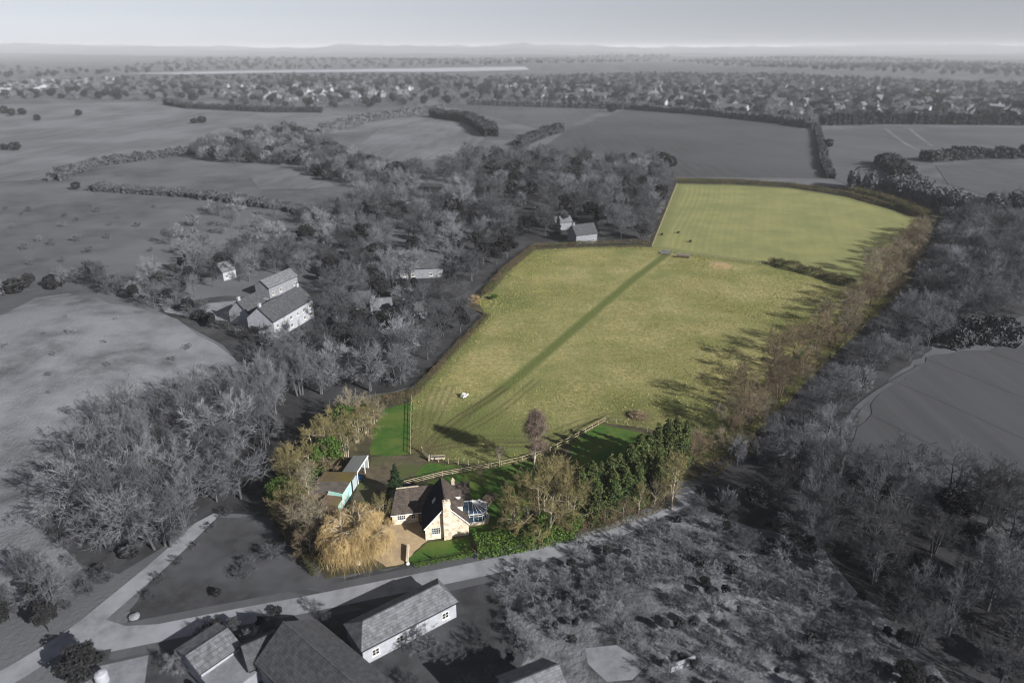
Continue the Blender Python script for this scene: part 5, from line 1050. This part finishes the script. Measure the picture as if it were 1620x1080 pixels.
# hedgerows and belts farther out
far_hedges = [([(85, 287), (150, 264), (235, 252), (300, 244), (380, 228)], 7, 5, 'long dark hedge crossing the fields left of the wood'), ([(505, 214), (560, 198), (640, 184), (700, 176)], 9, 7, 'tree hedge climbing between two pale fields'),
      ([(685, 185), (745, 194), (778, 217)], 12, 8, 'dark curved belt of bushes near the centre fields'), ([(265, 166), (300, 172), (430, 178), (510, 178)], 10, 6, 'dark hedge below the left town edge'),
      ([(740, 166), (900, 171), (1000, 174), (1110, 182), (1240, 196), (1290, 204)], 9, 7, 'long hedge at the near edge of the town'), ([(1300, 198), (1400, 196), (1640, 198)], 14, 9, 'dark tree line under the right part of the town'),
      ([(1462, 256), (1540, 250), (1660, 250)], 12, 7, 'dark hedge across the right hand meadow'), ([(1395, 258), (1420, 275), (1435, 292)], 12, 6, 'short dark thicket beside the right meadow'),
      ([(1292, 205), (1300, 235), (1303, 258), (1314, 283)], 5, 3, 'narrow winding hedge between two dark fields'), ([(820, 232), (850, 220), (885, 208)], 9, 6, 'small thicket at the corner of the dark field'),
      ([(0, 472), (-80, 480), (-200, 500)], 8, 5, 'hedge running off beyond the left hill'), ([(150, 300), (300, 310), (450, 330), (540, 350)], 9, 3, 'low scrub line across the left rough pasture'),
      ([(1480, 545), (1540, 535), (1600, 540)], 10, 5, 'dark thicket at the top of the shaded east field'), ([(1340, 298), (1420, 305), (1490, 330), (1560, 345), (1640, 350)], 14, 8, 'wide tree belt right of the upper field')]
for i, (p, w, h, l) in enumerate(far_hedges):
    pw = P(p); d0 = pw[0].length; hedge('hedgerow', l, pw, w, h, 'gtwig_d' if 'dark' in l or 'tree line' in l else 'gtwig', .5 + d0 * .0011, 9 if d0 > 500 else 14, 'hedgerows round the property', wob=.5, stemmat='gbark')
wood([(300, 252), (330, 228), (470, 210), (530, 242), (620, 272), (690, 292), (600, 302), (520, 292), (470, 262), (380, 260)], 11, ['bare', 'dome', 'leafy'], (9, 14), 'trees of the hill belt', 'bare grey tree in the curving belt beyond the rough pasture', T3, 31)
wood([(740, 250), (835, 252), (940, 262), (840, 292), (760, 300), (690, 290)], 12, ['bare', 'dome', 'leafy'], (9, 14), 'trees of the hill belt', 'bare grey tree in the curving belt beyond the rough pasture', ['gtwig_d', 'gtwig'], 32)
wood([(300, 330), (450, 340), (540, 345), (450, 395), (380, 405), (250, 430), (200, 440)], 17, ['bare', 'bush', 'dome'], (5, 9), 'scattered trees of the rough pasture', 'scattered grey tree on the rough pasture', ['gtwig', 'gtwig_l'], 33)
wood([(0, 330), (200, 310), (300, 350), (200, 430), (0, 440)], 20, ['bush', 'bush'], (1.5, 3.5), 'scattered bushes of the rough pasture', 'scattered small bush on the rough pasture', ['gtwig', 'gtwig_d'], 34)
for a, b, h in ((20, 184, 9), (8, 180, 9), (36, 182, 8), (60, 191, 7), (125, 183, 7), (320, 195, 8), (308, 196, 6), (25, 238, 7), (8, 238, 6), (120, 300, 5), (968, 178, 12), (1310, 235, 8), (1100, 150, 16), (1250, 150, 16)):
    c = G(a, b); PL['ever'].append((c.x, c.y, h, 'leafy', 'gleaf', 'lone trees in the fields', 'lone dark tree standing in the distant fields'))
wood([(1480, 330), (1640, 330), (1700, 470), (1620, 530), (1500, 525), (1470, 420)], 13, ['bare', 'dome', 'bare'], (7, 12), 'trees of the valley wood', 'bare grey tree in the valley wood right of the boundary belt', ['gtwig', 'gtwig_d'], 35)
# town woods
def band(poly, sp, hr, seed): wood(poly, sp, ['leafy', 'dome', 'leafy'], hr, 'far', 'far', ['gtwig', 'gtwig_d', 'gtwig_l'], seed)
band([(740, 162), (780, 122), (1000, 118), (1300, 122), (1640, 135), (1660, 196), (1300, 198), (1100, 178), (900, 168)], 24, (8, 14), 41)
band([(0, 158), (0, 132), (200, 125), (350, 122), (700, 120), (760, 125), (740, 165), (500, 172), (420, 172), (330, 160)], 30, (8, 14), 42)
band([(1060, 98), (1100, 92), (1400, 92), (1480, 99), (1640, 104), (1640, 124), (1300, 112)], 60, (12, 18), 43)
band([(0, 108), (180, 112), (260, 98), (1060, 92), (1060, 96), (830, 103), (400, 110), (240, 116), (0, 126)], 85, (12, 20), 44)

LM = [(n_, G(*p_)) for n_, p_ in (('the white farmhouse', (465, 490)), ('the twin gabled white house', (930, 370)), ('the house with roof windows', (665, 430)), ('the crest of the hill', (110, 466)), ('the lane end', (345, 805)), ('the road junction', (180, 1000)),
      ('the tin barn', (540, 790)), ('the notch in the pasture edge', (735, 480)), ('the top of the upper field', (1250, 296)), ('the shaded east field', (1345, 720)), ('the long pale roofed house', (650, 990)), ('the stone terrace', (975, 1050)), ('the cypress row', (1080, 740)),
      ('the bend of the right boundary', (1425, 465)), ('the middle of the right boundary', (1300, 580)), ('the bottom right corner', (1500, 1000)), ('the road in front of the cypresses', (1062, 800)), ('the pale hollow field', (470, 285)), ('the curved dark hedge', (740, 200)),
      ('the grassy hill foot', (190, 760)), ('the big dark barn', (500, 1030)), ('the corner of the side paddock', (652, 630)), ('the left edge hedge', (10, 470)), ('the straight top hedge of the pasture', (940, 388)), ('the right meadow', (1480, 290)), ('the white tank', (170, 1060)), ('the angled garden wall', (1085, 1055)), ('the middle of the scrub slope', (1180, 900)))]
def unique_labels(items, marks=None):
    """items: (x, y, look) -> one label each, told apart by look and by rank of nearness to a landmark"""
    b = {}
    for i, (x, y, look) in enumerate(items):
        d = [((x - q.x) ** 2 + (y - q.y) ** 2, n_) for n_, q in (marks or LM)]; dd, n_ = min(d); b.setdefault((look, n_), []).append((dd, i))
    out = [None] * len(items)
    for (look, n_), l in b.items():
        l.sort(); out_l = l
        for r_, (_, i) in enumerate(l): out[i] = f'{look} closest to {n_}' if r_ == 0 else f'{look}, {ordn(r_)} closest to {n_}'
    return out
def near_key(t): return t[2] / max(30, math.hypot(t[0], t[1]))
stuffV = {}; NAMES = {'bare': ('bare_tree', 'tree', 300), 'dome': ('thicket_tree', 'tree', 280), 'ever': ('evergreen_tree', 'tree', 170), 'bush': ('scrub_bush', 'bush', 300)}
CAMV = np.array([math.tan(R(36))])
for fam, lst in PL.items():
    vis = [t for t in lst if t[1] > 40 and abs(t[0]) < t[1] * .78 + 25]; out = [t for t in vis if t[5] == 'far']; near = sorted([t for t in vis if t[5] != 'far'], key=near_key, reverse=True)
    nm, cat, cap = NAMES[fam]
    looks = [f"{dict(gtwig='mid grey', gtwig_l='pale grey', gtwig_d='dark grey', gleaf='dark', gleaf_m='grey')[t[4]]} {dict(bare='bare tree', dome='round bare tree', bush='scrub bush', leafy='evergreen', conif='conical evergreen')[t[3]]}" for t in near[:cap]]
    labs = unique_labels([(t[0], t[1], l) for t, l in zip(near[:cap], looks)])
    for j, (x, y, h, kd, m_, gp, lb) in enumerate(near[:cap]):
        if fam == 'ever': gp = 'evergreens, ' + gp
        tree(nm, labs[j], cat, kd, j * 7 + int(x), (x, y, hz(x, y) - .05), h, 'gbark', m_, gp, wide=1.0 + .25 * math.sin(j))
    for t in near[cap:] + out: stuffV.setdefault(t[4], []).append(t)
# the far-off woods that read as one mass: coarse crowns, merged
def coarse(seed, ever):
    g = np.random.default_rng(seed); n = 230 if ever else 260; d = g.normal(size=(n, 3)); d /= np.linalg.norm(d, axis=1, keepdims=True); bl = g.normal(size=(5, 3)); bl /= np.linalg.norm(bl, axis=1, keepdims=True)
    r_ = (.75 + .35 * np.max(d @ bl.T, axis=1)) * g.uniform(.55, 1, n) ** .5; c = d * r_[:, None] * np.array([.40, .40, .44]) + np.array([0, 0, .54]); c[:, 2] = np.maximum(c[:, 2], .04)
    if ever: return leaves_np(c, .14, g)
    e = d * .8 + g.normal(size=(n, 3)) * .5 + np.array([0, 0, .5]); e /= np.linalg.norm(e, axis=1, keepdims=True); a = twigs_np(c - e * .10, c + e * .14, .035, g)
    return join([a, tubes_np([(np.array([0, 0, 0.]), np.array([0, 0, .6]), .03, .015)] + [(np.array([0, 0, .25 + .03 * i]), c[i], .012, .005) for i in range(8)], 3)])
for mname, lst in stuffV.items():
    ever = 'leaf' in mname; protos = [coarse(s, ever) for s in range(5)]; Vs = []; Fs = []; o = 0; g = np.random.default_rng(9)
    for k, (x, y, h, kd, m_, gp, lb) in enumerate(lst):
        V, F = protos[k % 5]; a = g.uniform(0, 6.28); w = h * g.uniform(.85, 1.25) * (1.3 if kd in ('dome', 'leafy') else 1); ca, sa = math.cos(a), math.sin(a)
        Vs.append(np.stack([(V[:, 0] * ca - V[:, 1] * sa) * w + x, (V[:, 0] * sa + V[:, 1] * ca) * w + y, V[:, 2] * h + hz(x, y)], 1)); Fs.append(F + o); o += len(V)
    ob = link(bpy.data.objects.new('distant_woodland', np_mesh('distant_woodland', np.concatenate(Vs), np.concatenate(Fs), M[mname])))
    tag(ob, {'gtwig': 'mid grey far off woods and town trees', 'gtwig_d': 'dark grey far off woods and town trees', 'gtwig_l': 'light grey far off woods and town trees', 'gleaf': 'darkest far off evergreens', 'gleaf_m': 'mid grey far off evergreens'}[mname], 'woodland', kind='stuff')
print('TREES', {k: len(v) for k, v in PL.items()}, {k: len(v) for k, v in stuffV.items()})

# town houses
def town_mesh(W, D, e, r, wall, roof):
    b = MB(); wall_shell(b, W, D, e, r); b.v = [(x - W / 2, y - D / 2, z) for x, y, z in b.v]; b.cur = 1; q = roof_gable(W, D, e, r + .1, .4, .2); q.v = [(x - W / 2, y - D / 2, z) for x, y, z in q.v]; b.add(q.v, q.f)
    b.cur = 2
    for k in (-1, 0, 1):
        for z in (1, 3.6): 
            if z + 1.4 < e: b.box(k * W * .3 - .7, k * W * .3 + .7, -D / 2 - .05, -D / 2 - .005, z, z + 1.3)
    b.cur = 0; b.box(-W / 2 + .5, -W / 2 + 1.5, -.5, .5, r - .5, r + 1.2)
    o = b.build('town_house', [M[wall], M[roof], M['gglass']]); me = o.data; bpy.data.objects.remove(o); return me
TM = [town_mesh(11, 8, 5.2, 8.4, 'bwall', 'gtile'), town_mesh(16, 8, 5.2, 8.2, 'gwall', 'ltile'), town_mesh(9, 9, 5.4, 9, 'bwall', 'ltile'), town_mesh(22, 9, 5, 8, 'gwall', 'gtile'), town_mesh(30, 16, 6, 8.5, 'bwall', 'ltile')]
TLOOK = ['white house with dark roof', 'grey house with pale roof', 'white house with pale roof', 'long house with dark roof', 'broad shed with pale roof']
TLM = [(n_, G(*p_)) for n_, p_ in (('the left end of the town', (780, 150)), ('the lone tree above the town edge', (968, 178)), ('the tall dark tree in mid town', (1100, 150)), ('the tall tree right of mid town', (1250, 150)), ('the right frame edge', (1620, 170)), ('the far middle of the town', (1100, 122)), ('the top of the winding hedge', (1292, 205)),
       ('the town above the dark hedge', (1480, 190)), ('the pale far field', (1190, 110)), ('the left end of the bright village', (360, 150)), ('the right end of the bright village', (645, 145)), ('the middle of the bright village', (500, 145)), ('the left frame edge', (10, 145)), ('the left end of the strip field', (190, 125)))]
TALL = []
def town(poly_px, n, seed, group, label, big=False, lo=0):
    g = random.Random(seed); poly = P(poly_px); xs = [p.x for p in poly]; ys = [p.y for p in poly]; k = 0; pts = []; px_ = [p[0] for p in poly_px]; py_ = [p[1] for p in poly_px]
    tries = 0
    while k < n and tries < n * 60:
        tries += 1; a, b = g.uniform(min(px_), max(px_)), g.uniform(min(py_), max(py_))
        if not inside(a, b, poly_px): continue
        c = G(a, b)
        if any((c.x - q.x) ** 2 + (c.y - q.y) ** 2 < (20 if c.y < 1500 else 28) ** 2 for q in pts): continue
        pts.append(c); ti = 4 if big and g.random() < .6 else g.choice([0, 1, 2, 3, 0, 1, 3]); o = link(bpy.data.objects.new('town_house', TM[ti])); o.location = c; o.rotation_euler = (0, 0, 2.5 * pnoise(Vector((c.x / 160, c.y / 160, 4))) + g.choice([0, math.pi / 2]) + g.uniform(-.06, .06)); TALL.append((o, ti, c)); s = g.uniform(.9, 1.25); o.scale = (s, s, s)
        tag(o, label, 'house', group); k += 1
town([(770, 158), (800, 122), (1000, 122), (1300, 132), (1640, 142), (1640, 192), (1300, 186), (1100, 170), (950, 160)], 185, 1, 'houses of the far town', 'small pale house among the trees of the far town')
town([(350, 158), (360, 135), (500, 132), (650, 130), (655, 155), (520, 162), (420, 160)], 70, 2, 'houses of the left village', 'small white house in the bright village left of the town')
town([(0, 152), (0, 134), (110, 128), (200, 124), (200, 132), (60, 152)], 30, 3, 'sheds of the far left estate', 'large pale roofed shed at the far left edge', True)

lab_ = unique_labels([(c.x, c.y, TLOOK[ti]) for o, ti, c in TALL], TLM)
for (o, ti, c), l_ in zip(TALL, lab_): o['label'] = l_

# ------------------------------------------------------------------ haze over the land
hm = bpy.data.materials.new('haze'); hm.use_nodes = True; n = hm.node_tree; n.nodes.clear()
ou = n.nodes.new('ShaderNodeOutputMaterial'); pv = n.nodes.new('ShaderNodeVolumePrincipled'); pv.inputs['Color'].default_value = (.84, .88, .96, 1); pv.inputs['Density'].default_value = .00009; pv.inputs['Anisotropy'].default_value = 0
n.links.new(pv.outputs[0], ou.inputs['Volume'])
mb = MB(); mb.box(-100000, 100000, -400, 61500, -32, 125); hzo = mb.build('haze', hm); tag(hzo, 'pale even haze over the whole countryside', 'haze', kind='stuff')
